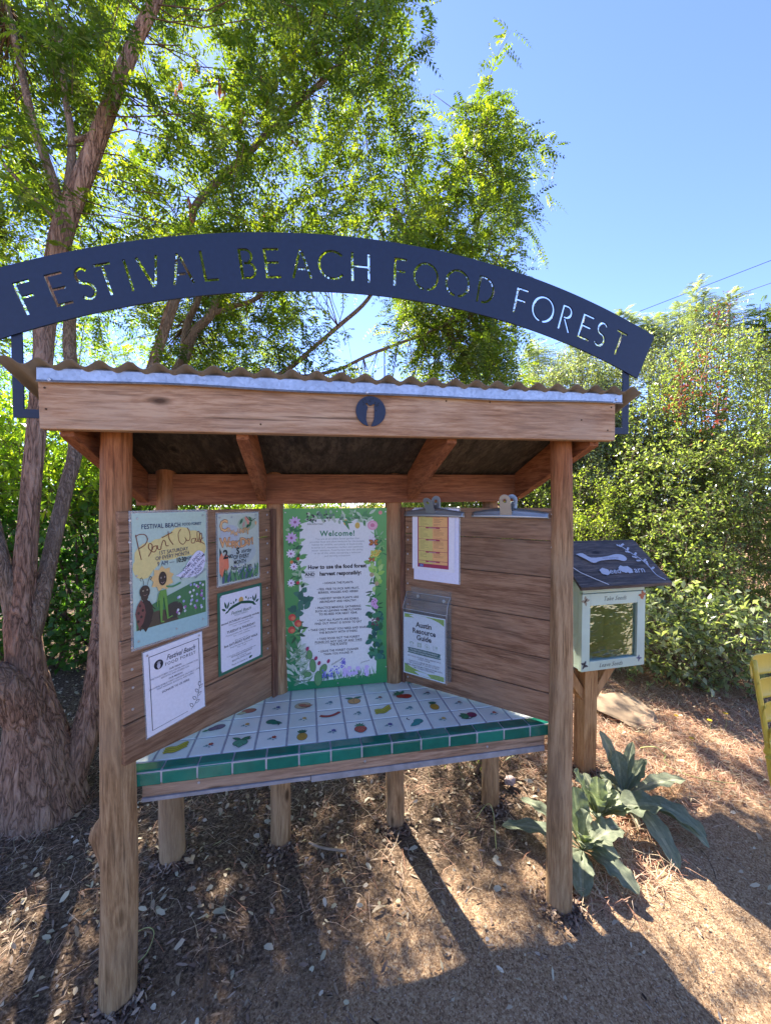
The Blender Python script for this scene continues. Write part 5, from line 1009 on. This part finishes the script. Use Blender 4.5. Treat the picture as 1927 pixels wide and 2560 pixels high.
A1 = [(-260, -200), (850, -200), (885, 0), (862, 60), (885, 120), (935, 190), (938, 330), (900, 400), (905, 520), (700, 560), (500, 545), (300, 580), (-260, 640)]
A2 = [(905, 330), (960, 300), (990, 205), (1040, 190), (1062, 150), (1085, 220), (1110, 285), (1160, 290), (1150, 380), (1120, 430), (1135, 480), (1100, 560), (1112, 640), (1080, 790), (960, 745), (870, 640), (870, 450)]
A3 = [(430, 600), (860, 600), (860, 680), (700, 800), (400, 800)]
A4 = [(120, 480), (620, 480), (930, 560), (900, 680), (560, 700), (520, 790), (200, 800)]
A5 = [(270, 700), (620, 740), (600, 860), (270, 860)]
A7 = [(330, 795), (1130, 800), (1150, 960), (330, 960)]  # unseen foliage hidden behind the roof, added to shade the ground under the kiosk
A6 = [(850, 640), (1110, 680), (1100, 790), (1000, 800), (880, 720)]
A1b = [(300, -200), (850, -150), (870, 500), (560, 560), (420, 300)]
C = np.concatenate([crown_points(A1, 560, (1.0, 3.2), rg), crown_points(A1b, 130, (1.2, 3.0), rg), crown_points(A2, 200, (1.7, 2.8), rg), crown_points(A3, 75, (2.0, 3.2), rg), crown_points(A4, 270, (2.7, 5.0), rg), crown_points(A5, 110, (3.4, 5.2), rg), crown_points(A6, 85, (1.9, 3.1), rg), crown_points(A7, 190, (1.7, 4.2), rg)])
sun_ray = np.array(sund); rel = C-np.array(CAM); along = (rel*sun_ray).sum(1); perp = np.linalg.norm(rel-along[:, None]*sun_ray, axis=1)
C = C[perp > .22]
rel = C-np.array(CAM); f_ = rel@np.array(c_fwd); gx_ = (rel@np.array(cx_)/f_*FPX+963.5)/DK; gy_ = (1280-rel@np.array(cu_)/f_*FPX)/DK      # natural openings in the crown
gap = np.zeros(len(C), bool)
for G_ in ([(650, 545), (850, 545), (850, 790), (700, 790), (660, 650)], [(905, 330), (990, 290), (965, 420), (915, 400)], [(345, 40), (450, 40), (450, 160), (350, 160)], [(560, 90), (640, 80), (640, 150), (580, 170)], [(300, 560), (360, 560), (360, 640), (300, 640)]): gap |= inpoly(gx_, gy_, G_)
C = C[~gap]
def carve(C, spots):
    s_ = np.array(sund); keep = np.ones(len(C), bool)
    for x, y, r in spots: rel = C-np.array([x, y, 0]); al = (rel*s_).sum(1); keep &= np.linalg.norm(rel-al[:, None]*s_, axis=1) > r
    return C[keep]
C = carve(C, [(.92, .08, .3), (1.0, -.1, .3), (1.35, -.05, .18), (-.55, .5, .36), (-.7, .3, .34), (-.95, .1, .3), (2.02, -.3, .3), (1.9, -.65, .3), (2.2, .1, .25)])
B, D, L, pts = shoots(C, rg, 12, (.22, .45), (.15, .25), hang=.45)
V, F, T_ = fronds(B, D, L, rg, 8, .046, .019, .45); npmesh('crown', V, F, m_lf1, tree, tint=T_)
tw = merge([ribbons(pts, .0028, rg), twig_links(C, limbs, rg, .005)]); npmesh('twigs', tw[0], tw[1], m_twig, tree)
# tan papery seed pods hanging in bunches
def pods():
    V = []; F = []; rg = np.random.default_rng(5); spots = [(478, 180, 9, 1.3), (455, 170, 3, 1.35), (395, 178, 4, 1.5), (412, 440, 5, 1.5), (415, 475, 4, 1.5), (640, 290, 5, 1.9), (612, 228, 3, 1.9), (555, 250, 2, 1.9), (575, 460, 4, 2.0), (515, 470, 2, 2.1), (370, 285, 3, 1.5), (265, 250, 3, 1.4), (1097, 405, 3, 2.2), (525, 235, 3, 1.9), (428, 140, 3, 1.4), (940, 675, 5, 2.2), (975, 745, 4, 2.2), (600, 470, 3, 2.2), (520, 715, 3, 2.5), (565, 160, 3, 1.8)]
    B = []; 
    for x, y, n, Y in spots:
        p = at(x, y, Y)
        for _ in range(n): B.append(np.array(p)+rg.normal(0, .022, 3)*np.array([1, 1, 1.4]))
    B = np.array(B); n = len(B); D = unit(rg.normal(0, .35, (n, 3))+np.array([0, 0, -1.0])); Nn = rdir(n, 0, rg); ls = rg.uniform(.05, .085, n); V1, F1 = kites(B, D, Nn, ls, ls*.3, .1, .25); V2, F2 = kites(B+Nn*.003, D, Nn, ls*.95, ls*.28, .22, -.2)
    npmesh('seed_pods', np.concatenate([V1, V2]), np.concatenate([F1, F2+len(V1)]), leaf_mat('seed_pod', [(.2, .09, .05), (.42, .23, .13), (.55, .38, .24)], .35, (1.4, 1, .7), .6), tree, tint=np.tile(rg.random(n), 2))
pods()
rebase(tree, Vector((-.85, 1.0, 0)))

# ------------------------------------------------------------------ trees and shrubs behind
def leafy(name, label, cat, group, lobes, n, lr, wr_, mat, seed, stems=None, smat=None, droop=.2, hang=0.0, fr=0, frl=(.15, .28), shell=.55, cluster=9, base=None):
    """shrub: leaf sprays on twigs through overlapping ellipsoid lobes (x,y,z,rx,ry,rz)"""
    rg = np.random.default_rng(seed); root = empty(name); tag(root, label, cat, group); vol = np.array([l[3]*l[4]*l[5] for l in lobes])**.7; vol /= vol.sum(); ncl = n//cluster
    k = rg.choice(len(lobes), ncl, p=vol); LB = np.array(lobes)[k]; d = rdir(ncl, 0, rg); r = rg.uniform(shell, 1.0, ncl)**.6*(1+.16*np.sin(d[:, 0]*7+k)+.13*np.sin(d[:, 2]*9+k*2)+rg.normal(0, .05, ncl)); C = LB[:, :3]+d*LB[:, 3:6]*r[:, None]
    C = C[C[:, 2] > .06]; d = d[:len(C)]; ncl = len(C); ax = unit(rdir(ncl, .35, rg)+.5*unit(C-LB[:len(C), :3])); sl_ = rg.uniform(.06, .16, ncl)*(lr[1]/.045)**.5
    t = rg.random((ncl, cluster)); B = C[:, None]+ax[:, None]*(sl_[:, None]*(t*2-1))[..., None]; D = unit(ax[:, None]*.35+rdir(ncl*cluster, .1-hang, rg).reshape(ncl, cluster, 3)); B = B.reshape(-1, 3); D = D.reshape(-1, 3); m = len(B)
    L = rg.uniform(*lr, m); W_ = rg.uniform(*wr_, m); Nn = unit(rdir(m, 1.2, rg)); V, F = kites(B, D, Nn, L, W_, droop, .12); tt = np.repeat(rg.random(ncl), cluster)*.6+rg.random(m)*.4; parts = [(V, F, tt)]
    if fr:
        q = rg.choice(ncl, fr); Bf = C[q]; Df = unit(rdir(fr, .7, rg)+(C[q]-LB[q, :3])*.8); parts.append(fronds(Bf, Df, rg.uniform(*frl, fr), rg, 10, .04, .011, .3))
    Vm, Fm, Tm = merge(parts); npmesh('foliage', Vm, Fm, mat, root, tint=Tm)
    tp = ribbons(np.stack([C-ax*sl_[:, None]*1.2, C, C+ax*sl_[:, None]], 1), .0035, rg)
    Cb = np.mean([l[:3] for l in lobes], axis=0); bx, by = (base or (Cb[0], Cb[1])); st = []
    for i in range(stems or 6):
        l = lobes[i % len(lobes)]; x0, y0 = bx+rg.normal(0, .12), by+rg.normal(0, .12); e = np.array(l[:3])+rg.normal(0, .4, 3)*np.array(l[3:6]); st.append([(x0, y0, -.02, .018), (x0*.6+e[0]*.4+rg.normal(0, .06), y0*.6+e[1]*.4+rg.normal(0, .06), e[2]*.45, .013), (e[0], e[1], e[2]+l[5]*.5, .005)])
    st2 = st; tubes('stems', st2, smat or m_twig, root, 6, .05, seed)
    npmesh('twigs', tp[0], tp[1], smat or m_twig, root)
    rebase(root, Vector((bx, by, 0))); return root
m_h1 = leaf_mat('hedge_leaf', [(.1, .145, .05), (.19, .245, .085), (.29, .35, .13), (.42, .46, .22)], .5, (1.6, 1.7, .55), .36, .6)
m_h2 = leaf_mat('hedge_leaf_silver', [(.13, .17, .08), (.22, .27, .13), (.33, .37, .2), (.48, .5, .3)], .42, (1.5, 1.6, .6), .36, .6)
m_h3 = leaf_mat('lime_leaf', [(.13, .19, .04), (.22, .29, .06), (.34, .4, .08), (.46, .5, .12)], .45, (1.6, 1.75, .5), .4, .5)
m_red = leaf_mat('red_leaf', [(.16, .04, .03), (.24, .07, .04), (.3, .13, .05), (.22, .03, .05)], .35, (1.3, 1, .7), .5)
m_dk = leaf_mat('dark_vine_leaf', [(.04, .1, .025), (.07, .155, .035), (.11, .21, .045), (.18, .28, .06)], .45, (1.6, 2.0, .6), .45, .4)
m_big = leaf_mat('long_bright_leaf', [(.09, .17, .03), (.2, .3, .04), (.32, .4, .05), (.42, .46, .07)], .6, (1.6, 1.8, .5), .4, .4)
HG_ = 'shrubs of the hedge right of the kiosk'
leafy('hedge_shrub', 'dense green hedge shrub directly behind the right kiosk post, reaching the roof', 'shrub', HG_, [(2.4, 4.2, .8, .8, .6, .8), (2.9, 5.0, 1.7, .9, .7, .9), (3.4, 6.0, 2.7, 1.1, .7, 1.1), (4.3, 6.3, 3.0, 1.1, .8, 1.05), (3.0, 5.6, 1.0, 1.0, .6, 1.0)], 62000, (.032, .064), (.018, .032), m_h1, 31, stems=9, fr=160)
leafy('hedge_shrub', 'light green feathery hedge shrub just behind the seed box', 'shrub', HG_, [(3.1, 3.1, .75, .65, .5, .65), (3.7, 2.8, .9, .6, .5, .7), (3.6, 3.9, 1.35, .8, .6, .75), (4.3, 3.2, 1.1, .7, .5, .8)], 46000, (.02, .042), (.009, .018), m_h3, 32, stems=10, fr=420, frl=(.1, .17))
leafy('hedge_shrub', 'tall silvery green hedge shrub with sunlit leaves, centre of the right hedge', 'shrub', HG_, [(4.5, 4.2, 1.7, .9, .7, .95), (5.0, 4.9, 2.6, 1.0, .8, 1.0), (5.6, 5.4, 3.4, 1.1, .8, 1.1), (6.2, 4.7, 3.2, .9, .8, 1.1), (4.3, 5.2, 2.0, .9, .8, 1.1), (5.4, 4.6, 2.1, .9, .8, 1.2), (6.0, 5.0, 2.0, 1.0, .7, 1.3)], 95000, (.03, .06), (.016, .03), m_h2, 33, stems=9, fr=240)
leafy('hedge_shrub', 'broad green hedge shrub at the right edge above the yellow chair', 'shrub', HG_, [(4.6, 2.2, .8, .7, .5, .75), (5.3, 2.9, 1.6, .8, .7, .9), (5.9, 3.5, 2.5, .8, .7, 1.0), (6.5, 3.4, 3.1, .9, .7, 1.05), (6.0, 2.3, 1.7, .7, .6, 1.0), (6.3, 3.9, 1.8, .8, .7, 1.2), (5.5, 3.4, .9, .8, .6, .9), (6.6, 2.9, 1.0, .9, .7, 1.1), (7.2, 3.4, 1.6, .9, .7, 1.5), (7.0, 4.6, 1.4, .9, .8, 1.5)], 105000, (.028, .058), (.015, .028), m_h1, 34, stems=9)
leafy('low_bush', 'low bush with pale broad leaves beside the yellow chair', 'bush', None, [(3.75, 1.55, .4, .5, .35, .42), (4.15, 1.35, .35, .45, .35, .4)], 3800, (.04, .09), (.022, .042), m_h2, 35, stems=8)
leafy('low_bush', 'small twiggy green bush between the seed box and the hedge', 'bush', None, [(3.2, 2.1, .5, .35, .3, .4)], 5200, (.018, .035), (.009, .015), m_h3, 36, stems=12, fr=60, frl=(.08, .13))
def plume_tree(x, y, z0_, z1_, r, seed, label, n=260, mat=m_h2, flr=(.3, .6), base_n=2600):
    """bare stems with feathery drooping plumes at the top"""
    rg = np.random.default_rng(seed); root = empty('feathery_tree'); tag(root, label, 'tree', 'feathery treetops above the right hedge')
    tops = [(x+rg.normal(0, r*.5), y+rg.normal(0, r*.3), z1_-abs(rg.normal(0, .25))) for _ in range(4)]; st = [[(x, y, 0, .02), ((x+a)/2, (y+b)/2, c*.5, .016), (a, b, c-(z1_-z0_)*.8, .012), (a, b, c, .004)] for a, b, c in tops]
    tubes('trunk', st, m_bark2, root, 7, .04, seed); k = rg.integers(0, 4, n); T = np.array(tops)[k]; t = rg.random(n)**.8; B = T+np.stack([rg.normal(0, .035, n), rg.normal(0, .035, n), -t*(z1_-z0_)*.5], 1); th = rg.uniform(0, 2*PI, n)
    D = np.stack([np.cos(th), np.sin(th), .75*(1-t)+.15], 1); parts = [fronds(B, D, rg.uniform(*flr, n)*(.6+.6*t), rg, 18, .05, .011, .5, .005)]
    Bk = np.array([x, y, z0_+.1])+np.clip(rg.normal(0, 1, (base_n, 3)), -2.2, 1.6)*np.array([r*1.0, r*.6, (z1_-z0_)*.3]); V, F = kites(Bk, rdir(base_n, -.2, rg), rdir(base_n, 1, rg), rg.uniform(.03, .06, base_n), rg.uniform(.012, .022, base_n)); parts.append((V, F, rg.random(base_n)))
    V, F, T_ = merge(parts); npmesh('crown', V, F, mat, root, tint=T_); rebase(root, Vector((x, y, 0)))
for (px, py, Y, dz_, r, sd, lb, n_) in ((1540, 612, 4.6, 1.5, .5, 41, 'tallest feathery plume treetop above the right hedge', 330), (1462, 655, 5.2, 1.1, .35, 42, 'feathery treetop just left of the tallest plume', 200), (1405, 672, 5.6, 1.0, .3, 43, 'narrow yellow-green plume treetop over the hedge', 190), (1345, 668, 6.0, 1.0, .3, 44, 'short pale plume treetop behind the sign end', 190),
                                        (1640, 660, 4.0, 1.3, .55, 45, 'bushy dark treetop at the right edge of the photo', 260), (1250, 725, 6.4, .9, .4, 46, 'low feathery treetop behind the right end of the arch', 150), (1175, 740, 6.6, .9, .5, 47, 'yellow-green feathery treetop under the arch end', 190)):
    q = at(px, py, Y); plume_tree(q.x, q.y, q.z-dz_, q.z, r, sd, lb, n_, m_lf1 if sd == 45 else m_h2, base_n=7000 if sd == 45 else 4200)
def red_creeper(spots, name, label):
    rg = np.random.default_rng(int(spots[0][0])); P = []; root = empty(name); tag(root, label, 'creeper', 'red creeper in the hedge'); path = []
    for x, y, Y, n in spots: c = np.array(at(x, y, Y)); n = n//2; P.append(c+rg.normal(0, .09, (n, 3))*np.array([1.2, .7, 1.4])); path.append((*c, .006))
    P = np.concatenate(P); n = len(P); V, F = kites(P, rdir(n, -.5, rg), rdir(n, .4, rg), rg.uniform(.035, .07, n), rg.uniform(.016, .028, n)); npmesh('leaves', V, F, m_red, root, tint=rg.random(n)); tubes('stem', [path], m_twig, root, 5); rebase(root, Vector(path[-1][:3]))
red_creeper([(1560, 672, 3.7, 90), (1545, 700, 3.6, 90), (1530, 730, 3.4, 80), (1525, 790, 2.9, 100), (1510, 830, 2.7, 90)], 'red_creeper', 'red-leaved creeper climbing the tallest treetop'); red_creeper([(1475, 800, 2.9, 60), (1470, 850, 2.8, 120), (1465, 875, 2.7, 90)], 'red_creeper', 'orange-red creeper patch in the middle of the hedge'); red_creeper([(1550, 860, 2.3, 40), (1548, 905, 2.2, 80)], 'red_creeper', 'small red creeper patch low in the hedge, right')
# left: bright long-leaved tree and dark vines behind it
BG_ = 'bushes behind the left tree'
leafy('bright_bush', 'sunlit yellow-green long-leaved bush behind the trunks at left', 'bush', BG_, [(-1.9, 3.0, 2.05, .9, .6, .6), (-1.0, 3.1, 2.1, .9, .6, .55), (-2.8, 2.8, 2.2, .8, .6, .6), (-.3, 3.4, 2.0, .6, .5, .5)], 9500, (.07, .14), (.02, .04), m_big, 51, hang=.9, droop=.35, stems=10, cluster=7)
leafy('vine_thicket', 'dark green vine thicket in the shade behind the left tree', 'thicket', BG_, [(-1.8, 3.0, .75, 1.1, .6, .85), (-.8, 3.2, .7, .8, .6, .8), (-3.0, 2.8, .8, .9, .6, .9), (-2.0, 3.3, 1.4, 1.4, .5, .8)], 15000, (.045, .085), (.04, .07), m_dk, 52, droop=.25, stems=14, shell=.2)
leafy('vine_thicket', 'small bright weed patch at the foot of the left tree behind the post', 'weeds', None, [(-.52, 1.45, .2, .2, .2, .25)], 700, (.03, .06), (.025, .045), m_h3, 53, stems=4)
def back_tree(x, y, h, r, n, seed, label, mat=m_lf2, low=1.0, leaf=(.05, .09), name='background_tree', grp='trees beyond the garden'):
    rg = random.Random(seed); lobes = [(x+rg.uniform(-r, r)*.6, y+rg.uniform(-.5, .5), low+(h-low)*(k+.5)/5, r*rg.uniform(.5, .75), r*.5, (h-low)*.2) for k in range(5)]+[(x+rg.uniform(-r, r)*.9, y, low+(h-low)*rg.uniform(.2, .9), r*.45, r*.4, (h-low)*.15) for k in range(4)]
    return leafy(name, label, 'tree', grp, lobes, n, leaf, (leaf[0]*.35, leaf[1]*.35), mat, seed, stems=7, fr=0, shell=.15, smat=m_bark2)
back_tree(-5.4, 7.0, 6.0, 2.2, 12000, 61, 'bright tree filling the gap left of the kiosk roof'); back_tree(-2.2, 7.0, 5.2, 2.0, 12000, 62, 'sunlit green tree behind the left half of the arch sign'); back_tree(.6, 5.6, 3.6, 1.4, 9000, 63, 'lower leafy tree seen under the middle of the arch sign'); back_tree(2.4, 5.0, 3.5, 1.1, 9000, 64, 'yellow-green tree behind the right end of the roof', m_h3)
back_tree(-3.9, 5.8, 5.0, 1.4, 9000, 65, 'lime coloured tree at the left edge above the bush', m_lf2)
for i, (x, y, lb) in enumerate(((-8, 8, 'far green tree beyond the left garden edge'), (-3, 9, 'far green tree behind the kiosk, left of centre'), (2, 9.5, 'far green tree behind the kiosk centre'), (7, 7.5, 'far green tree behind the right hedge'), (10, 4, 'far green tree beyond the hedge at far right'), (-6.5, 3.5, 'far green tree outside the left edge'))): back_tree(x, y, 3.0, 2.6, 7000, 70+i, lb, m_h1, .3, (.09, .16))

# ================================================================== SMALL PLANTS AND THINGS ON THE GROUND
m_mul = leaf_mat('woolly_leaf', [(.135, .155, .1), (.2, .225, .15), (.29, .31, .21), (.46, .46, .31)], .25, (1.3, 1.5, .8), .8, .2)
def big_leaf(root, b, tip, wd, rise=.06, t0=.5, seed=0, cup=.2, mat=None, name='leaf'):
    b = Vector(b); tip = Vector(tip); rgl = random.Random(seed); wd *= 1.15; n = 16; k = 11; V = []; F = []; T = []; mid = (b+tip)/2+Vector((0, 0, rise)); ph = rgl.uniform(0, 6); bend = Vector((rgl.uniform(-.02, .02), rgl.uniform(-.02, .02), 0))
    for i in range(n+1):
        t = i/n; p = b*(1-t)**2+(mid+bend)*2*t*(1-t)+tip*t*t; q = ((mid-b)*(1-t)+(tip-mid)*t).normalized(); s = q.cross(Vector((0, 0, 1))); s = s.normalized() if s.length > .05 else Vector((1, 0, 0)); u = s.cross(q)
        w_ = wd*max(.1, 1.55*min(1, max(0, t-.06)/.5)**.8*max(0, 1-t)**.42*(.75+.35*t)) if t < 1 else wd*.06
        for j in range(k):
            v = -1+2*j/(k-1); a_ = abs(v); wave = wd*(.11*a_**2.5*math.sin(t*26+ph+(2.1 if v > 0 else 0))+.03*math.sin(a_*9-t*30)*a_)
            V.append(tuple(p+s*(v*w_*.5*(1+.07*math.sin(t*33+ph+v)))+u*(cup*w_*a_**1.2*.5+wave*(w_/wd)-(.006 if j == k//2 else 0))+q*(a_*w_*.12)))
    for i in range(n):
        for j in range(k-1): F.append((i*k+j, (i+1)*k+j, (i+1)*k+j+1, i*k+j+1)); m_ = abs(j-(k-2)/2); T.append(min(1, t0*.8+(.35 if m_ < 1 else 0)+(.16 if (i+int(m_)) % 3 == 0 else 0)+rgl.uniform(-.06, .06)))
    o = npmesh(name, np.array(V), np.array(F), mat or m_mul, root, tint=np.array(T), smooth=True); s = o.modifiers.new('s', 'SUBSURF'); s.levels = s.render_levels = 1
Z7 = lambda x, y: ((1240+x*600/1665)/DK, (1780+y*600/1665)/DK)
def zt7(x, y, z=.02): return atz(*Z7(x, y), z)
def mull(label, c, leaves, seed):
    r_ = empty('woolly_plant'); tag(r_, label, 'plant', 'woolly grey-green rosettes by the right post')
    for i, (x, y, z, wd, rise, t0) in enumerate(leaves): big_leaf(r_, c, zt7(x, y, z), wd, rise, t0, seed*50+i)
    rl_ = random.Random(seed+5)
    for i in range(8): an = rl_.uniform(0, 6.28); rr_ = rl_.uniform(.07, .17); q = Vector(c)+Vector((math.cos(an)*rr_, math.sin(an)*rr_, rl_.uniform(.0, .15))); big_leaf(r_, c, q, rl_.uniform(.035, .06), .05, rl_.uniform(.3, .8), seed*90+i)
    for i in range(5): an = rl_.uniform(0, 6.28); q = Vector(c)+Vector((math.cos(an)*rl_.uniform(.1, .19), math.sin(an)*rl_.uniform(.1, .19), -.015)); q.z = .012; big_leaf(r_, c, q, .035, .03, .35, seed*70+i, .5, m_pod, 'dead_leaf')
    rebase(r_, Vector(c))
cA = zt7(600, 960, .03); cB = zt7(700, 740, .04); cC = zt7(880, 600, .03)
mull('woolly plant rosette lowest in front, right of the right post', cA, [(600, 1285, .02, .085, .07, .35), (990, 1265, .02, .085, .06, .4), (860, 1010, .05, .06, .06, .6), (855, 800, .09, .11, .05, .45), (640, 700, .2, .08, .05, .4), (40, 790, .03, .075, .08, .3), (540, 520, .26, .09, .04, .2), (170, 600, .06, .06, .08, .25), (480, 1100, .03, .07, .05, .3)], 1)
mull('middle woolly plant rosette with upright crinkled centre', cB, [(1145, 650, .16, .14, .05, .25), (540, 410, .25, .09, .05, .3), (700, 450, .24, .07, .03, .5), (780, 470, .2, .06, .03, .6), (850, 560, .17, .06, .03, .6), (740, 600, .15, .055, .02, .7), (660, 560, .2, .07, .03, .45), (990, 650, .14, .07, .04, .4), (870, 640, .16, .06, .03, .6), (560, 640, .15, .07, .03, .3)], 2)
mull('rearmost woolly plant rosette with long leaves reaching right', cC, [(720, 130, .3, .06, .04, .75), (830, 270, .24, .075, .03, .3), (1000, 340, .16, .085, .03, .4), (945, 210, .26, .05, .04, .3), (1305, 470, .06, .085, .07, .5), (1270, 1095, .015, .085, .13, .55), (1480, 945, .015, .07, .12, .7), (1460, 870, .03, .1, .13, .4), (1040, 330, .2, .05, .03, .2)], 3)
def vine(name, pts, r, mat, label, cat='vine'):
    return tag(tubes(name, [[(*p, r) for p in pts]], mat, None, 6, .05, 3), label, cat)
m_vine = flat('green_vine', (.36, .38, .14), .6, .3, .2, 20)
vine('trailing_vine', [zt7(1000, 250, .04), zt7(1100, 245, .1), zt7(1175, 300, .05), zt7(1165, 340, .03), zt7(1250, 410, .02), zt7(1450, 470, .02), zt7(1660, 500, .02)], .0028, m_vine, 'yellow-green vine trailing over the straw right of the woolly plants')
vine('dead_twig', [zt7(970, 480, .02), zt7(1040, 420, .08), zt7(1100, 400, .1), zt7(1200, 520, .05), zt7(1300, 680, .01), zt7(1370, 735, .008), zt7(1450, 730, .008)], .0016, m_twig, 'thin dark bent twig arching over the woolly plants', 'twig')
vine('dead_twig', [zt7(1370, 930, .006), zt7(1440, 980, .008), zt7(1500, 1080, .006), zt7(1525, 1160, .004)], .0018, m_twig, 'dark curved twig on the path right of the woolly leaves', 'twig')
Z5 = lambda x, y: ((x*960/1665)/DK, (1700+y*860/1492)/DK)
def z5(x, y, z=.01): return atz(*Z5(x, y), z)
vine('fallen_stick', [z5(905, 1190), z5(890, 1300, .015), z5(882, 1420, .012)], .0048, m_twig, 'brown stick lying between the front posts', 'stick')
vine('fallen_stick', [z5(1340, 705, .02), z5(1400, 730, .015), z5(1500, 742, .012)], .006, flat('grey_stick', (.3, .23, .17), .85, .2, .2, 30), 'pale grey stick behind the counter under the kiosk centre', 'stick')
vine('weed_stem', [z5(585, 1100, .01), z5(640, 1075, .06), z5(668, 1100, .05), z5(640, 1180, .02), z5(595, 1230, .01)], .0014, m_vine, 'wiry pale weed stem curling beside the left front post', 'weed')
vine('weed_stem', [zt7(0, 950, .02), zt7(-20, 700, .1), zt7(-60, 640, .1), zt7(-140, 740, .02)], .0016, m_vine, 'wiry weed stem arching between the right posts', 'weed')
def rock(name, c, s_, mat, label, seed):
    rg = np.random.default_rng(seed); bm = bmesh.new(); bmesh.ops.create_icosphere(bm, subdivisions=3, radius=1); ph = rg.uniform(0, 6, 3)
    for v in bm.verts: k = 1+.12*math.sin(v.co.x*3+ph[0])+.1*math.sin(v.co.y*4+ph[1])+.05*math.sin(v.co.z*9+v.co.x*7+ph[2])+rg.normal(0, .012); v.co = Vector((v.co.x*s_[0]*k, v.co.y*s_[1]*k, max(-.4, min(v.co.z, .75+.1*v.co.x))*s_[2]*k))
    me = bpy.data.meshes.new(name); bm.to_mesh(me); bm.free(); o = link(name, me, mat); o.location = c; tag(o, label, 'rock'); return o
m_rock = flat('buff_limestone', (.3, .215, .14), .9, .15, .25, 9, bs=.4)
o = rock('flat_rock', (2.97, 1.15, .03), (.25, .2, .035), m_rock, 'flat buff stone slab lying in the shade behind the seed box', 1); o.rotation_euler = (.15, .05, .4)
rock('stone', tuple(zt7(95, 480, .03)), (.035, .03, .028), flat('pink_grey_stone', (.4, .31, .28), .8, .2, .2, 30, bs=.3), 'small pinkish stone beside the back right post', 2)
m_yf = leaf_mat('yellow_petal', [(.7, .5, .03), (.75, .6, .05)], .3, (1.2, 1.1, .4), .5)
for i, (x, y, z, lb) in enumerate(((1250, 28, .08, 'small yellow flower nearest the seed box'), (1355, 185, .05, 'small yellow flower in the straw, lower left of the group'), (1590, 12, .12, 'small yellow flower close to the chair'), (1480, 60, .1, 'small yellow flower between the chair and the seed box'))):
    c = np.array(zt7(x, y, z)); r_ = empty('yellow_flower'); tag(r_, lb, 'flower', 'small yellow flowers in the straw'); n = 12; th = np.linspace(0, 2*PI, n+1)[:-1]; D = unit(np.stack([np.cos(th), np.sin(th), np.full(n, .35)], 1)); V, F = kites(np.tile(c, (n, 1)), D, np.tile([0, 0, 1.0], (n, 1)), np.full(n, .018), np.full(n, .009)); npmesh('petals', V, F, m_yf, r_, tint=np.random.default_rng(i).random(n)); tubes('stem', [[(c[0], c[1], 0, .0012), (c[0]+.01, c[1], c[2]*.5, .0012), (*c, .001)]], m_vine, r_, 5); rebase(r_, Vector((c[0], c[1], 0)))
leafy('green_weed', 'tuft of bright green weed under the counter behind the back posts', 'weeds', None, [(.28, .98, .05, .12, .1, .09)], 420, (.02, .05), (.006, .012), m_h3, 81, stems=3); leafy('green_weed', 'grassy green weed beside the back right post', 'weeds', None, [(1.62, .75, .06, .14, .12, .1)], 420, (.04, .1), (.004, .008), m_h1, 82, stems=3)
for i, (x, y, lb) in enumerate(((3.2, -4.6, 'shrub across the path, mirrored in the middle of the seed box window'), (5.2, -4.2, 'shrub across the path, mirrored at the left side of the seed box window'), (.2, -5.6, 'leafy shrub behind the viewer across the path'), (-2.6, -5.2, 'leafy shrub behind the viewer at left across the path'))):
    leafy('path_shrub', lb, 'shrub', 'shrubs across the path', [(x, y, .8, 1.1, .6, .8), (x+.4, y-.3, 1.7, .9, .6, .8)], 6000, (.06, .11), (.035, .06), m_h2, 90+i, stems=5)
# power lines far behind the hedge
m_wire = flat('black_wire', (.02, .02, .025), .6)
Zw = lambda x, y: ((1400+x*.3165)/DK, (650+y*.3165)/DK)
for a_, b_, lb in (((560, 430), (1900, -90), 'upper power line crossing the sky behind the hedge'), ((1250, 325), (1900, 98), 'lower power line crossing the sky behind the hedge')):
    p, q = at(*Zw(*a_), 14), at(*Zw(*b_), 11); q2 = q+(q-p)*1.2; p2 = p-(q-p)*1.5; tag(tubes('power_line', [[(*p2, .012), (*p, .012), (*q, .012), (*q2, .012)]], m_wire, None, 5), lb, 'power line', 'power lines')
